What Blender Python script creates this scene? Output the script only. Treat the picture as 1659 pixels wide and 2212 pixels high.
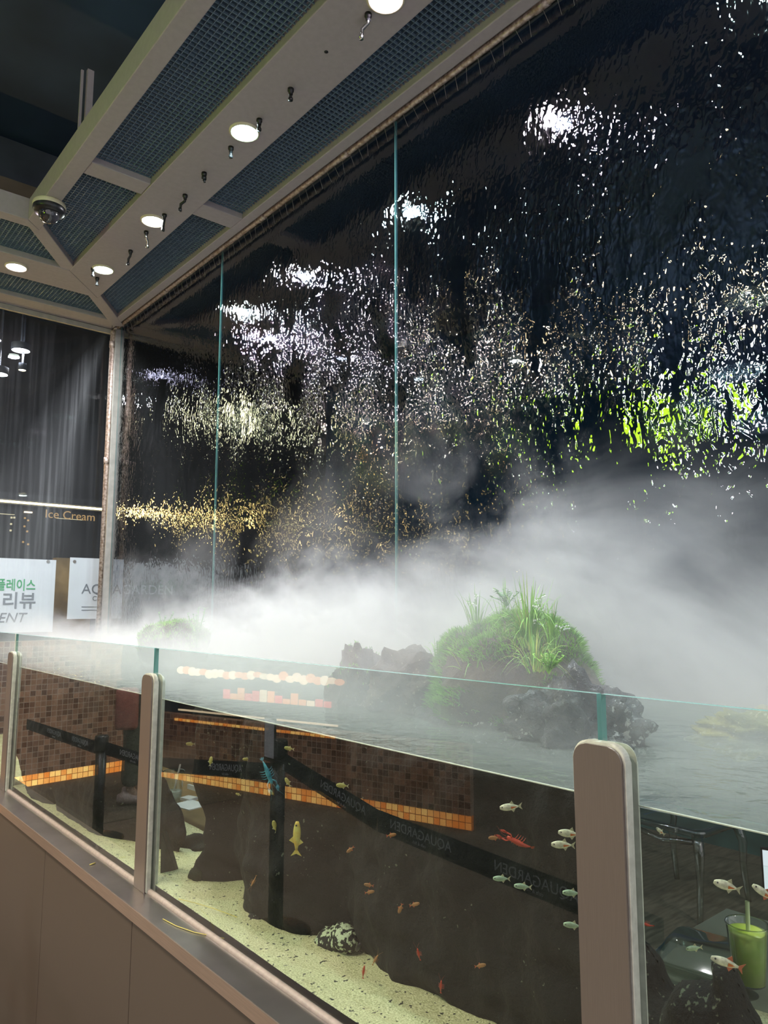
import bpy, bmesh, math, random
import numpy as np
from mathutils import Vector, Matrix, noise
from mathutils.geometry import tessellate_polygon

random.seed(7)
sc = bpy.context.scene
for o in list(bpy.data.objects):
    bpy.data.objects.remove(o)
COL = sc.collection

# ------------------------------------------------------------------ camera
FPX = 1597.0
PITCH, HEAD, EYE = math.radians(7.28), math.radians(40.37), 1.55
Fv = Vector((math.sin(HEAD)*math.cos(PITCH), math.cos(HEAD)*math.cos(PITCH), math.sin(PITCH)))
Rv = Vector((math.cos(HEAD), -math.sin(HEAD), 0))
Uv = Rv.cross(Fv)
CAMP = Vector((0, 0, EYE))
cam_d = bpy.data.cameras.new('camera')
cam = bpy.data.objects.new('camera', cam_d)
COL.objects.link(cam)
cam_d.sensor_fit = 'VERTICAL'
cam_d.sensor_height = 36
cam_d.lens = 36*FPX/2212
cam_d.clip_start = 0.02
m = Matrix.Identity(4)
for i in range(3):
    m[i][0] = Rv[i]; m[i][1] = Uv[i]; m[i][2] = -Fv[i]; m[i][3] = CAMP[i]
cam.matrix_world = m
sc.camera = cam

# ------------------------------------------------------------------ world, exposure, render options
sc.view_settings.view_transform = 'Standard'
sc.view_settings.look = 'None'
sc.view_settings.exposure = 0.0
sc.view_settings.gamma = 1.0
sc.view_settings.use_curve_mapping = False
W = bpy.data.worlds.new('world'); sc.world = W; W.use_nodes = True
W.node_tree.nodes['Background'].inputs[0].default_value = (0.62, 0.58, 0.62, 1)
W.node_tree.nodes['Background'].inputs[1].default_value = 1.6
cy = sc.cycles
cy.max_bounces = 6; cy.diffuse_bounces = 2; cy.glossy_bounces = 3
cy.transmission_bounces = 4; cy.transparent_max_bounces = 24; cy.volume_bounces = 2
cy.volume_step_rate = 1.0; cy.volume_max_steps = 64
cy.caustics_reflective = False; cy.caustics_refractive = False
cy.sample_clamp_indirect = 6.0
cy.adaptive_threshold = 0.035

LAMP_W = 27.0        # watts of each tank downlight
FOG = 1.0            # overall fog density

# the lay-out of the place (metres)
XG, XR, YL = 1.0, 2.0, 5.54         # front glass, waterfall glass, left glass
ZC, ZW, ZS, ZL = 3.65, 1.262, 0.715, 0.692   # frame underside, water, sand, ledge
XB = 1.77                            # rear pane of the tank below the water

def px(x, y, X=None, Y=None, Z=None, T=None):
    """point of the place seen at photo pixel (x, y), at a given real distance"""
    d = Rv*((x-829.5)/FPX) + Uv*((1106-y)/FPX) + Fv
    if X is not None: t = X/d.x
    elif Y is not None: t = Y/d.y
    elif Z is not None: t = (Z-EYE)/d.z
    else: t = T
    return CAMP + d*t

# ------------------------------------------------------------------ materials
MATS = {}
def newmat(name):
    mt = bpy.data.materials.new(name); mt.use_nodes = True
    nt = mt.node_tree; nt.nodes.clear()
    out = nt.nodes.new('ShaderNodeOutputMaterial')
    MATS[name] = mt
    return mt, nt, out
def N(nt, typ, **kw):
    n = nt.nodes.new('ShaderNode'+typ)
    for k, v in kw.items():
        if k.startswith('i_'): n.inputs[k[2:].replace('_', ' ')].default_value = v
        else: setattr(n, k, v)
    return n
def rgba(c): return (c[0], c[1], c[2], 1)
def ramp(nt, stops):
    r = nt.nodes.new('ShaderNodeValToRGB')
    e = r.color_ramp.elements
    e[0].position, e[0].color = stops[0][0], rgba(stops[0][1])
    e[1].position, e[1].color = stops[-1][0], rgba(stops[-1][1])
    for p_, c in stops[1:-1]:
        q = e.new(p_); q.color = rgba(c)
    return r
def coords(nt, scale=(1, 1, 1), obj=True):
    tc = nt.nodes.new('ShaderNodeTexCoord'); mp = nt.nodes.new('ShaderNodeMapping')
    mp.inputs['Scale'].default_value = scale
    nt.links.new(tc.outputs['Object' if obj else 'Generated'], mp.inputs['Vector'])
    return mp.outputs['Vector']
def noisy(nt, scale, detail=3, vec=None, rough=.5, dist=0):
    n = N(nt, 'TexNoise'); n.inputs['Scale'].default_value = scale
    n.inputs['Detail'].default_value = detail; n.inputs['Roughness'].default_value = rough
    n.inputs['Distortion'].default_value = dist
    nt.links.new(vec if vec is not None else coords(nt), n.inputs['Vector'])
    return n
def bump(nt, h, strength, dist=.01):
    b = N(nt, 'Bump'); b.inputs['Strength'].default_value = strength; b.inputs['Distance'].default_value = dist
    nt.links.new(h, b.inputs['Height']); return b
def mat(name, col, rough=.5, metal=0, var=.12, nscale=30, bumps=0, bscale=60, stretch=(1, 1, 1), spec=.5,
        trans=0, alpha=1, emit=None, estr=0, col2=None):
    mt, nt, out = newmat(name)
    p = N(nt, 'BsdfPrincipled')
    p.inputs['Roughness'].default_value = rough; p.inputs['Metallic'].default_value = metal
    p.inputs['Specular IOR Level'].default_value = spec
    p.inputs['Transmission Weight'].default_value = trans; p.inputs['Alpha'].default_value = alpha
    v = coords(nt, stretch)
    n = noisy(nt, nscale, 3, v)
    a = tuple(max(0, c*(1-var)) for c in col)
    b = col2 if col2 else tuple(min(1, c*(1+var)) for c in col)
    r = ramp(nt, [(.35, a), (.65, b)])
    nt.links.new(n.outputs['Fac'], r.inputs[0]); nt.links.new(r.outputs[0], p.inputs['Base Color'])
    if bumps:
        n2 = noisy(nt, bscale, 4, v)
        nt.links.new(bump(nt, n2.outputs['Fac'], bumps).outputs[0], p.inputs['Normal'])
    if emit:
        p.inputs['Emission Color'].default_value = rgba(emit); p.inputs['Emission Strength'].default_value = estr
    nt.links.new(p.outputs[0], out.inputs[0])
    return mt
def glow(name, col, strength):
    mt, nt, out = newmat(name)
    e = N(nt, 'Emission'); e.inputs[0].default_value = rgba(col); e.inputs[1].default_value = strength
    nt.links.new(e.outputs[0], out.inputs[0]); return mt

mat('paint_grey', (.46, .415, .435), .55, 0, .04, 40)
mat('grid_metal', (.20, .29, .37), .4, .3, .1, 60)
mat('dark_void', (.032, .058, .12), .8, 0, .3, 1.5)
mat('duct_dark', (.045, .055, .075), .6, 0, .3, 3)
mat('wall_navy', (.030, .085, .16), .8, 0, .3, .7)
mat('wall_dim', (.012, .016, .022), .8, 0, .3, .7)
mat('room_dark', (.022, .022, .024), .7, 0, .3, 2)
mat('steel', (.58, .50, .46), .30, 1.0, .06, 400, .03, 300, (1, 1, .03))
mat('brushed_post', (.27, .225, .20), .36, .6, .04, 900, 0, 300, (1, 1, .02))
mat('ledge_steel', (.60, .55, .54), .30, 1.0, .10, 6)
mat('lip_steel', (.60, .47, .40), .3, .8, .06, 300, .02, 300, (1, .03, 1))
mat('chrome', (.75, .75, .75), .12, 1.0, .03, 40)
mat('old_pipe', (.42, .30, .23), .42, .5, .3, 60, .25, 160, col2=(.66, .55, .49))
mat('pale_frame', (.46, .43, .40), .45, .3, .1, 20)
mat('silicone', (.66, .67, .58), .5, 0, .1, 60, .1, 120)
mat('silicone_ledge', (.50, .40, .36), .5, 0, .1, 60, .1, 120)
mat('cladding', (.115, .088, .072), .42, .1, .03, 600, .015, 600)
mat('black_plastic', (.012, .013, .015), .35, 0, .2, 40)
mat('black_belt', (.013, .014, .018), .7, 0, .2, 80)
mat('white_print', (.55, .55, .58), .6, 0, .02)
mat('carpet', (.12, .09, .066), .95, 0, .25, 220, .3, 300)
mat('paper', (.78, .75, .80), .6, 0, .03, 6)
mat('paper_bright', (.85, .85, .9), .6, 0, .03, 6)
mat('green_ink', (.06, .36, .14), .6, 0, .02)
mat('grey_ink', (.22, .22, .25), .6, 0, .02)
mat('ivory', (.78, .72, .52), .4, 0, .02)
mat('dome_glass', (.03, .03, .035), .06, 0, .1, 10, spec=1)
mat('trousers', (.10, .10, .07), .9, 0, .2, 60)
mat('jacket', (.015, .015, .018), .9, 0, .2, 40)
mat('skin', (.5, .3, .22), .5, 0, .06, 20)
mat('hair', (.01, .008, .007), .5, 0, .2, 80)
mat('shoe_pink', (.50, .36, .34), .6, 0, .1, 50)
mat('bag_coral', (.5, .16, .12), .7, 0, .1, 30)
mat('wood_floor', (.085, .075, .055), .4, 0, .35, 8, .05, 30, (1, 6, 1))
mat('table_top', (.13, .15, .12), .12, 0, .1, 6, spec=.8)
mat('table_edge', (.10, .24, .19), .25, 0, .1, 10)
mat('straw', (.62, .72, .42), .35, 0, .04, 20)
mat('straw_pink', (.8, .68, .66), .35, 0, .04, 20)
mat('green_drink', (.62, .88, .10), .35, 0, .1, 14, col2=(.92, .95, .25))
mat('ice_drink', (.55, .56, .55), .3, 0, .2, 60)
mat('moss', (.10, .24, .035), .8, 0, .5, 50, .4, 200, col2=(.20, .34, .05))
mat('grass', (.16, .46, .045), .45, 0, .35, 20, col2=(.34, .66, .10))
mat('grass_dry', (.42, .50, .12), .5, 0, .3, 20)
mat('fern', (.10, .32, .07), .5, 0, .3, 20)
mat('jet_water', (.30, .28, .26), .4, 0, .05)
mat('flower_white', (.8, .85, .8), .5, 0, .05)
mat('silver_fish', (.78, .76, .56), .3, .2, .25, 120)
mat('green_fish', (.42, .55, .38), .3, .2, .2, 120)
mat('yellow_fish', (.80, .52, .07), .35, 0, .2, 60, col2=(.72, .68, .18))
mat('pale_fish', (.52, .47, .14), .4, 0, .25, 60)
mat('brown_fish', (.42, .20, .07), .45, 0, .25, 60)
mat('fin', (.5, .48, .3), .4, 0, .1, 60)
mat('fin_red', (.5, .13, .06), .4, 0, .1, 60)
mat('black_mark', (.01, .008, .01), .4, 0, .1)
mat('orange_mark', (.65, .16, .03), .4, 0, .1)
mat('red_shell', (.50, .055, .025), .35, 0, .3, 60)
mat('blue_shell', (.05, .24, .32), .35, 0, .3, 60, col2=(.12, .42, .50))
mat('white_lichen', (.55, .62, .42), .8, 0, .1, 80)
mat('yellow_line', (.72, .60, .16), .5, 0, .1, 20)
mat('slate', (.06, .065, .052), .7, 0, .3, 20, .2, 40)
mat('red_bait', (.5, .1, .06), .6, 0, .2)
mat('teal_box', (.03, .07, .065), .5, 0, .2, 6)
mat('warm_wood', (.22, .14, .06), .5, 0, .3, 6)
glow('lamp_white', (1.0, .97, .98), 26)
glow('lamp_teal', (.62, 1.0, .97), 26)
glow('lamp_mint', (.85, 1.0, .9), 26)
glow('lamp_pink', (1.0, .80, .97), 26)
glow('lamp_bright', (.9, 1.0, .97), 60)
glow('lamp_lavender', (.78, .72, 1.0), 7)
glow('lamp_warm', (1.0, .78, .42), 34)
glow('lamp_cream', (1.0, .92, .55), 16)
glow('glow_lime', (.45, .9, .02), 22)  # leaf glow of the added planter, not a lamp
glow('led_warm', (1.0, .66, .24), 80)
glow('menu_text', (1.0, .60, .25), .55)
glow('menu_line', (1.0, .85, .55), .8)
glow('lit_orange', (1.0, .35, .10), 3.2)
glow('lit_cream', (1.0, .72, .45), 3.6)
glow('lit_red', (1.0, .10, .08), 3.0)
glow('glow_white', (.85, .93, 1.0), .9)

def glossmix(name, base='transparent', tint=(1, 1, 1), ior=1.5, boost=1.0, rough=0.0, bumpf=None, add=None):
    """glass: fresnel reflection over a see-through base (plus an optional share of a diffuse film)"""
    mt, nt, out = newmat(name)
    fr = N(nt, 'Fresnel')
    # same reflectance whichever side of the thin pane the ray meets
    ge = nt.nodes.new('ShaderNodeNewGeometry'); e_ = N(nt, 'Math', operation='MULTIPLY_ADD'); e_.inputs[1].default_value = -2; e_.inputs[2].default_value = 1
    nt.links.new(ge.outputs['Backfacing'], e_.inputs[0])
    pw = N(nt, 'Math', operation='POWER'); pw.inputs[0].default_value = ior; nt.links.new(e_.outputs[0], pw.inputs[1])
    nt.links.new(pw.outputs[0], fr.inputs['IOR'])
    mu = N(nt, 'Math', operation='MULTIPLY', use_clamp=True); mu.inputs[1].default_value = boost
    nt.links.new(fr.outputs[0], mu.inputs[0])
    tr = N(nt, 'BsdfTransparent'); tr.inputs[0].default_value = rgba(tint)
    gl = N(nt, 'BsdfGlossy'); gl.inputs['Roughness'].default_value = rough
    mix = N(nt, 'MixShader')
    nt.links.new(mu.outputs[0], mix.inputs[0])
    basesock = tr.outputs[0]
    if add:
        basesock = add(nt, tr.outputs[0])
    nt.links.new(basesock, mix.inputs[1]); nt.links.new(gl.outputs[0], mix.inputs[2])
    if bumpf:
        b = bumpf(nt)
        nt.links.new(b, gl.inputs['Normal'])
    nt.links.new(mix.outputs[0], out.inputs[0])
    return mt

glossmix('glass_clear', tint=(.95, .985, .97), ior=1.5, boost=1.55)
glossmix('glass_plain', tint=(.96, .98, .97), ior=1.25, boost=.5)
glossmix('cup_plastic', tint=(.84, .90, .86), ior=1.55, boost=3.0, rough=.08)
mat('glass_edge', (.17, .42, .38), .15, 0, .05, 10, spec=.8)

def wave_bump(nt):
    # falling water film on the pane: fine streaky ripples, coarser and stronger low down near the camera's end
    tc = nt.nodes.new('ShaderNodeTexCoord')
    mp = nt.nodes.new('ShaderNodeMapping'); mp.inputs['Scale'].default_value = (1, 1, .55)
    nt.links.new(tc.outputs['Object'], mp.inputs['Vector'])
    a = noisy(nt, 50, 1.0, mp.outputs[0], .5, .4)
    b = noisy(nt, 20, 2, mp.outputs[0], .5, .8)
    c = noisy(nt, 5.0, 2, mp.outputs[0], .6)
    cr = N(nt, 'MapRange'); cr.inputs['From Min'].default_value = .34; cr.inputs['From Max'].default_value = .68
    cr.inputs['To Min'].default_value = .14; cr.inputs['To Max'].default_value = 1.6
    nt.links.new(c.outputs['Fac'], cr.inputs['Value'])
    sep = N(nt, 'SeparateXYZ'); nt.links.new(tc.outputs['Object'], sep.inputs[0])
    my = N(nt, 'MapRange'); my.inputs['From Min'].default_value = 2.2; my.inputs['From Max'].default_value = .3
    my.inputs['To Min'].default_value = .25; my.inputs['To Max'].default_value = .75
    nt.links.new(sep.outputs['Y'], my.inputs['Value'])
    mz = N(nt, 'MapRange'); mz.inputs['From Min'].default_value = 3.2; mz.inputs['From Max'].default_value = 1.7
    mz.inputs['To Min'].default_value = .25; mz.inputs['To Max'].default_value = 1.3
    nt.links.new(sep.outputs['Z'], mz.inputs['Value'])
    k = N(nt, 'Math', operation='MULTIPLY'); nt.links.new(my.outputs[0], k.inputs[0]); nt.links.new(mz.outputs[0], k.inputs[1])
    kb = N(nt, 'Math', operation='MULTIPLY'); nt.links.new(k.outputs[0], kb.inputs[0]); nt.links.new(b.outputs['Fac'], kb.inputs[1])
    mz2 = N(nt, 'MapRange'); mz2.inputs['From Min'].default_value = 3.62; mz2.inputs['From Max'].default_value = 2.9
    mz2.inputs['To Min'].default_value = .2; mz2.inputs['To Max'].default_value = 1.0
    nt.links.new(sep.outputs['Z'], mz2.inputs['Value'])
    fy = N(nt, 'MapRange'); fy.inputs['From Min'].default_value = 2.4; fy.inputs['From Max'].default_value = 4.8
    fy.inputs['To Min'].default_value = 1.0; fy.inputs['To Max'].default_value = .45
    nt.links.new(sep.outputs['Y'], fy.inputs['Value'])
    fn = N(nt, 'MapRange'); fn.inputs['From Min'].default_value = 2.0; fn.inputs['From Max'].default_value = .9
    fn.inputs['To Min'].default_value = 0.0; fn.inputs['To Max'].default_value = .62
    nt.links.new(sep.outputs['Y'], fn.inputs['Value'])
    fz = N(nt, 'MapRange'); fz.inputs['From Min'].default_value = 3.0; fz.inputs['From Max'].default_value = 2.3
    nt.links.new(sep.outputs['Z'], fz.inputs['Value'])
    fm = N(nt, 'Math', operation='MULTIPLY'); nt.links.new(fn.outputs[0], fm.inputs[0]); nt.links.new(fz.outputs[0], fm.inputs[1])
    fi = N(nt, 'Math', operation='SUBTRACT'); fi.inputs[0].default_value = 1; nt.links.new(fm.outputs[0], fi.inputs[1])
    fyy = N(nt, 'Math', operation='MULTIPLY'); nt.links.new(fy.outputs[0], fyy.inputs[0]); nt.links.new(fi.outputs[0], fyy.inputs[1])
    kd = N(nt, 'Math', operation='MULTIPLY'); nt.links.new(cr.outputs[0], kd.inputs[0]); nt.links.new(fyy.outputs[0], kd.inputs[1])
    kc = N(nt, 'Math', operation='MULTIPLY'); nt.links.new(kd.outputs[0], kc.inputs[0]); nt.links.new(mz2.outputs[0], kc.inputs[1])
    ka = N(nt, 'Math', operation='MULTIPLY'); nt.links.new(a.outputs['Fac'], ka.inputs[0]); nt.links.new(kc.outputs[0], ka.inputs[1])
    b1 = N(nt, 'Bump'); b1.inputs['Strength'].default_value = 1; b1.inputs['Distance'].default_value = .0062
    nt.links.new(ka.outputs[0], b1.inputs['Height'])
    b2 = N(nt, 'Bump'); b2.inputs['Strength'].default_value = 1; b2.inputs['Distance'].default_value = .0042
    nt.links.new(kb.outputs[0], b2.inputs['Height']); nt.links.new(b1.outputs[0], b2.inputs['Normal'])
    return b2.outputs[0]
glossmix('waterfall_glass', tint=(.42, .50, .56), ior=1.5, boost=2.0, rough=.03, bumpf=wave_bump)

def streak_film(nt, base):
    v = coords(nt, (45, 45, .8))
    n = noisy(nt, 1.0, 4, v, .6)
    v2 = coords(nt)
    d = noisy(nt, 190, 1, v2)
    r = ramp(nt, [(.42, (.10, .10, .10)), (.75, (.30, .30, .30))]); nt.links.new(n.outputs['Fac'], r.inputs[0])
    r2 = ramp(nt, [(.74, (0, 0, 0)), (.78, (.3, .3, .3))]); nt.links.new(d.outputs['Fac'], r2.inputs[0])
    big = noisy(nt, .9, 1, coords(nt, (1, 1, .35)))
    # the film is denser in a fan that widens downwards from the top corner
    tc = nt.nodes.new('ShaderNodeTexCoord'); sp = N(nt, 'SeparateXYZ'); nt.links.new(tc.outputs['Object'], sp.inputs[0])
    dx = N(nt, 'Math', operation='SUBTRACT'); dx.inputs[0].default_value = 1.94; nt.links.new(sp.outputs['X'], dx.inputs[1])
    dz = N(nt, 'Math', operation='SUBTRACT'); dz.inputs[0].default_value = 3.75; nt.links.new(sp.outputs['Z'], dz.inputs[1])
    sl = N(nt, 'Math', operation='DIVIDE'); nt.links.new(dx.outputs[0], sl.inputs[0]); nt.links.new(dz.outputs[0], sl.inputs[1])
    wob = N(nt, 'Math', operation='MULTIPLY_ADD'); nt.links.new(big.outputs['Fac'], wob.inputs[0]); wob.inputs[1].default_value = .25; nt.links.new(sl.outputs[0], wob.inputs[2])
    rb = ramp(nt, [(.10, (.06, .06, .06)), (.24, (.12, .12, .12)), (.36, (.55, .55, .55)), (.50, (.3, .3, .3)), (.70, (.08, .08, .08))]); nt.links.new(wob.outputs[0], rb.inputs[0])
    ad = N(nt, 'Math', operation='ADD', use_clamp=True); nt.links.new(r.outputs[0], ad.inputs[0]); nt.links.new(r2.outputs[0], ad.inputs[1])
    mu = N(nt, 'Math', operation='MULTIPLY'); nt.links.new(ad.outputs[0], mu.inputs[0]); nt.links.new(rb.outputs[0], mu.inputs[1])
    df = N(nt, 'BsdfDiffuse'); df.inputs[0].default_value = (.7, .75, .8, 1)
    mx = N(nt, 'MixShader'); nt.links.new(mu.outputs[0], mx.inputs[0])
    nt.links.new(base, mx.inputs[1]); nt.links.new(df.outputs[0], mx.inputs[2])
    return mx.outputs[0]
glossmix('wet_glass', tint=(.85, .9, .92), ior=1.45, boost=.8, add=streak_film)

def water_bump(nt):
    a = noisy(nt, 16, 3, coords(nt, (1, 1, 1)), .5, .5)
    return bump(nt, a.outputs['Fac'], 1, .012).outputs[0]
def hazed(nt, base):
    df = N(nt, 'BsdfDiffuse'); df.inputs[0].default_value = (.52, .56, .54, 1)  # whitish share puts the haze of the low fog into the water
    mx = N(nt, 'MixShader'); mx.inputs[0].default_value = .30
    nt.links.new(base, mx.inputs[1]); nt.links.new(df.outputs[0], mx.inputs[2])
    return mx.outputs[0]
glossmix('water', tint=(.92, .98, .94), ior=1.33, boost=1.0, rough=.04, bumpf=water_bump, add=hazed)

# mosaic tiles (object x-z plane)
def mosaic(name, c1, c2, mortar, emit=0, size=.024):
    mt, nt, out = newmat(name)
    tc = nt.nodes.new('ShaderNodeTexCoord'); sp = N(nt, 'SeparateXYZ'); cb = N(nt, 'CombineXYZ')
    nt.links.new(tc.outputs['Object'], sp.inputs[0])
    nt.links.new(sp.outputs['X'], cb.inputs['X']); nt.links.new(sp.outputs['Z'], cb.inputs['Y'])
    b = N(nt, 'TexBrick'); b.offset = 0; b.squash = 1
    b.inputs['Scale'].default_value = 1; b.inputs['Brick Width'].default_value = size; b.inputs['Row Height'].default_value = size
    b.inputs['Mortar Size'].default_value = size*.055; b.inputs['Color1'].default_value = rgba(c1); b.inputs['Color2'].default_value = rgba(c2)
    b.inputs['Mortar'].default_value = rgba(mortar)
    nt.links.new(cb.outputs[0], b.inputs['Vector'])
    p = N(nt, 'BsdfPrincipled'); p.inputs['Roughness'].default_value = .3
    nt.links.new(b.outputs[0], p.inputs['Base Color'])
    if emit:
        nt.links.new(b.outputs[0], p.inputs['Emission Color']); p.inputs['Emission Strength'].default_value = emit
    nt.links.new(p.outputs[0], out.inputs[0]); return mt
mosaic('mosaic_brown', (.16, .06, .03), (.60, .32, .20), (.62, .46, .36), 0, .048)
mosaic('mosaic_amber', (.75, .20, .02), (1.0, .62, .18), (.25, .07, .01), 3.4, .05)

# rock with speckles, sand
def rockmat(name, c1, c2, speck=.66, spcol=(.5, .5, .42), bs=.6, rough=.75, moss=None):
    mt, nt, out = newmat(name)
    p = N(nt, 'BsdfPrincipled'); p.inputs['Roughness'].default_value = rough
    a = noisy(nt, 9, 6, None, .6); r = ramp(nt, [(.35, c1), (.7, c2)]); nt.links.new(a.outputs['Fac'], r.inputs[0])
    s = noisy(nt, 75, 2, None, .6); patch = noisy(nt, 3.2, 2)
    ad = N(nt, 'Math', operation='MULTIPLY_ADD'); nt.links.new(patch.outputs['Fac'], ad.inputs[0]); ad.inputs[1].default_value = .45
    nt.links.new(s.outputs['Fac'], ad.inputs[2])
    sr = ramp(nt, [(speck+.2, (0, 0, 0)), (speck+.24, (1, 1, 1))]); nt.links.new(ad.outputs[0], sr.inputs[0])
    mx = N(nt, 'MixRGB'); nt.links.new(sr.outputs[0], mx.inputs[0]); nt.links.new(r.outputs[0], mx.inputs[1]); mx.inputs[2].default_value = rgba(spcol)
    last = mx.outputs[0]
    if moss:
        g = noisy(nt, 5, 4); gr = ramp(nt, [(.50, (0, 0, 0)), (.66, (1, 1, 1))]); nt.links.new(g.outputs['Fac'], gr.inputs[0])
        m2 = N(nt, 'MixRGB'); nt.links.new(gr.outputs[0], m2.inputs[0]); nt.links.new(last, m2.inputs[1]); m2.inputs[2].default_value = rgba(moss)
        last = m2.outputs[0]
    nt.links.new(last, p.inputs['Base Color'])
    bn = noisy(nt, 35, 6, None, .65)
    nt.links.new(bump(nt, bn.outputs['Fac'], bs, .02).outputs[0], p.inputs['Normal'])
    nt.links.new(p.outputs[0], out.inputs[0]); return mt
rockmat('rock_black', (.002, .0022, .002), (.006, .0055, .0045), .76, (.10, .11, .08), .5, .85)
rockmat('rock_mossy', (.003, .0035, .003), (.010, .010, .008), .74, (.12, .14, .09), .6, .85, moss=(.014, .022, .006))
rockmat('rock_lichen', (.006, .006, .006), (.02, .018, .016), .56, (.55, .62, .42), .6)
rockmat('rock_brown', (.05, .035, .028), (.15, .11, .085), .68, (.3, .28, .22), .8)
rockmat('rock_wet', (.035, .04, .045), (.14, .14, .14), .66, (.4, .42, .42), .9, .3)
rockmat('rock_yellow', (.14, .15, .03), (.58, .50, .09), .64, (.7, .66, .4), 1.0, .4)  # mossy yellow, with the yellow lamp glow put into the colour
rockmat('rock_mound', (.045, .035, .022), (.12, .10, .06), .72, (.3, .3, .2), .8, moss=(.06, .12, .025))

mt, nt, out = newmat('sand')
p = N(nt, 'BsdfPrincipled'); p.inputs['Roughness'].default_value = .9
a = noisy(nt, 240, 3); r = ramp(nt, [(.3, (.42, .41, .21)), (.7, (.84, .81, .50))]); nt.links.new(a.outputs['Fac'], r.inputs[0])
s = noisy(nt, 95, 1); sr = ramp(nt, [(.29, (1, 1, 1)), (.33, (0, 0, 0))]); nt.links.new(s.outputs['Fac'], sr.inputs[0])
mx = N(nt, 'MixRGB'); nt.links.new(sr.outputs[0], mx.inputs[0]); nt.links.new(r.outputs[0], mx.inputs[1]); mx.inputs[2].default_value = (.05, .05, .04, 1)
nt.links.new(mx.outputs[0], p.inputs['Base Color'])
nt.links.new(bump(nt, a.outputs['Fac'], .5, .006).outputs[0], p.inputs['Normal'])
nt.links.new(p.outputs[0], out.inputs[0])

# drifting fog
mt, nt, out = newmat('fog')
tc = nt.nodes.new('ShaderNodeTexCoord'); sep = N(nt, 'SeparateXYZ'); nt.links.new(tc.outputs['Object'], sep.inputs[0])
big = noisy(nt, 1.75, 6, tc.outputs['Object'], .66, 1.3)
# height of the fog bank along the tank: low at the far end, high near the island
hc = N(nt, 'FloatCurve') if hasattr(bpy.types, 'ShaderNodeFloatCurve') else None
yr = N(nt, 'MapRange'); yr.inputs['From Min'].default_value = 0; yr.inputs['From Max'].default_value = 5.5
yr.inputs['To Min'].default_value = 0; yr.inputs['To Max'].default_value = 1
nt.links.new(sep.outputs['Y'], yr.inputs['Value']); nt.links.new(yr.outputs[0], hc.inputs['Value'])
cv = hc.mapping.curves[0]
pts = [(0, .34), (.10, .40), (.18, .46), (.27, .46), (.35, .40), (.45, .35), (.52, .29), (.60, .24), (.75, .19), (1, .15)]
cv.points[0].location = pts[0]; cv.points[1].location = pts[-1]
for q in pts[1:-1]: cv.points.new(*q)
hc.mapping.update()
zrel = N(nt, 'Math', operation='SUBTRACT'); nt.links.new(sep.outputs['Z'], zrel.inputs[0]); zrel.inputs[1].default_value = ZW
zn = N(nt, 'Math', operation='DIVIDE'); nt.links.new(zrel.outputs[0], zn.inputs[0]); nt.links.new(hc.outputs[0], zn.inputs[1])
# density = clamp(noise*1.9 - zn*k + c)
n1 = N(nt, 'Math', operation='MULTIPLY_ADD'); nt.links.new(big.outputs['Fac'], n1.inputs[0]); n1.inputs[1].default_value = 8.5; n1.inputs[2].default_value = -2.6
zc = N(nt, 'Math', operation='MULTIPLY'); nt.links.new(zn.outputs[0], zc.inputs[0]); zc.inputs[1].default_value = 1.45
n2 = N(nt, 'Math', operation='SUBTRACT'); nt.links.new(n1.outputs[0], n2.inputs[0]); nt.links.new(zc.outputs[0], n2.inputs[1])
n3 = N(nt, 'MapRange'); n3.inputs['From Min'].default_value = 0; n3.inputs['From Max'].default_value = 1.4; n3.inputs['To Max'].default_value = 1.4; nt.links.new(n2.outputs[0], n3.inputs['Value'])
# thick low down, and thicker far along the tank than at the camera's end
zk = N(nt, 'Math', operation='MULTIPLY'); nt.links.new(zn.outputs[0], zk.inputs[0]); zk.inputs[1].default_value = -.9
ex = N(nt, 'Math', operation='EXPONENT'); nt.links.new(zk.outputs[0], ex.inputs[0])
yd = N(nt, 'MapRange'); yd.inputs['From Min'].default_value = .8; yd.inputs['From Max'].default_value = 2.2
yd.inputs['To Min'].default_value = .35; yd.inputs['To Max'].default_value = 1.1
nt.links.new(sep.outputs['Y'], yd.inputs['Value'])
d1 = N(nt, 'Math', operation='MULTIPLY'); nt.links.new(n3.outputs[0], d1.inputs[0]); nt.links.new(ex.outputs[0], d1.inputs[1])
d2 = N(nt, 'Math', operation='MULTIPLY'); nt.links.new(d1.outputs[0], d2.inputs[0]); nt.links.new(yd.outputs[0], d2.inputs[1])
yf = N(nt, 'MapRange'); yf.inputs['From Min'].default_value = 2.8; yf.inputs['From Max'].default_value = 4.6
yf.inputs['To Min'].default_value = 1.0; yf.inputs['To Max'].default_value = .42
nt.links.new(sep.outputs['Y'], yf.inputs['Value'])
d2b = N(nt, 'Math', operation='MULTIPLY'); nt.links.new(d2.outputs[0], d2b.inputs[0]); nt.links.new(yf.outputs[0], d2b.inputs[1])
d3 = N(nt, 'Math', operation='MULTIPLY'); nt.links.new(d2b.outputs[0], d3.inputs[0]); d3.inputs[1].default_value = 4.9*FOG
vs = N(nt, 'VolumeScatter'); vs.inputs['Color'].default_value = (.86, .86, .92, 1); vs.inputs['Anisotropy'].default_value = 0.0
va = N(nt, 'VolumeAbsorption'); va.inputs['Color'].default_value = (0, 0, 0, 1)
xr = N(nt, 'MapRange'); xr.inputs['From Min'].default_value = 1.25; xr.inputs['From Max'].default_value = 1.75
xr.inputs['To Min'].default_value = .42; xr.inputs['To Max'].default_value = 1.25
nt.links.new(sep.outputs['X'], xr.inputs['Value'])
d3x = N(nt, 'Math', operation='MULTIPLY'); nt.links.new(d3.outputs[0], d3x.inputs[0]); nt.links.new(xr.outputs[0], d3x.inputs[1]); d3 = d3x
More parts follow.
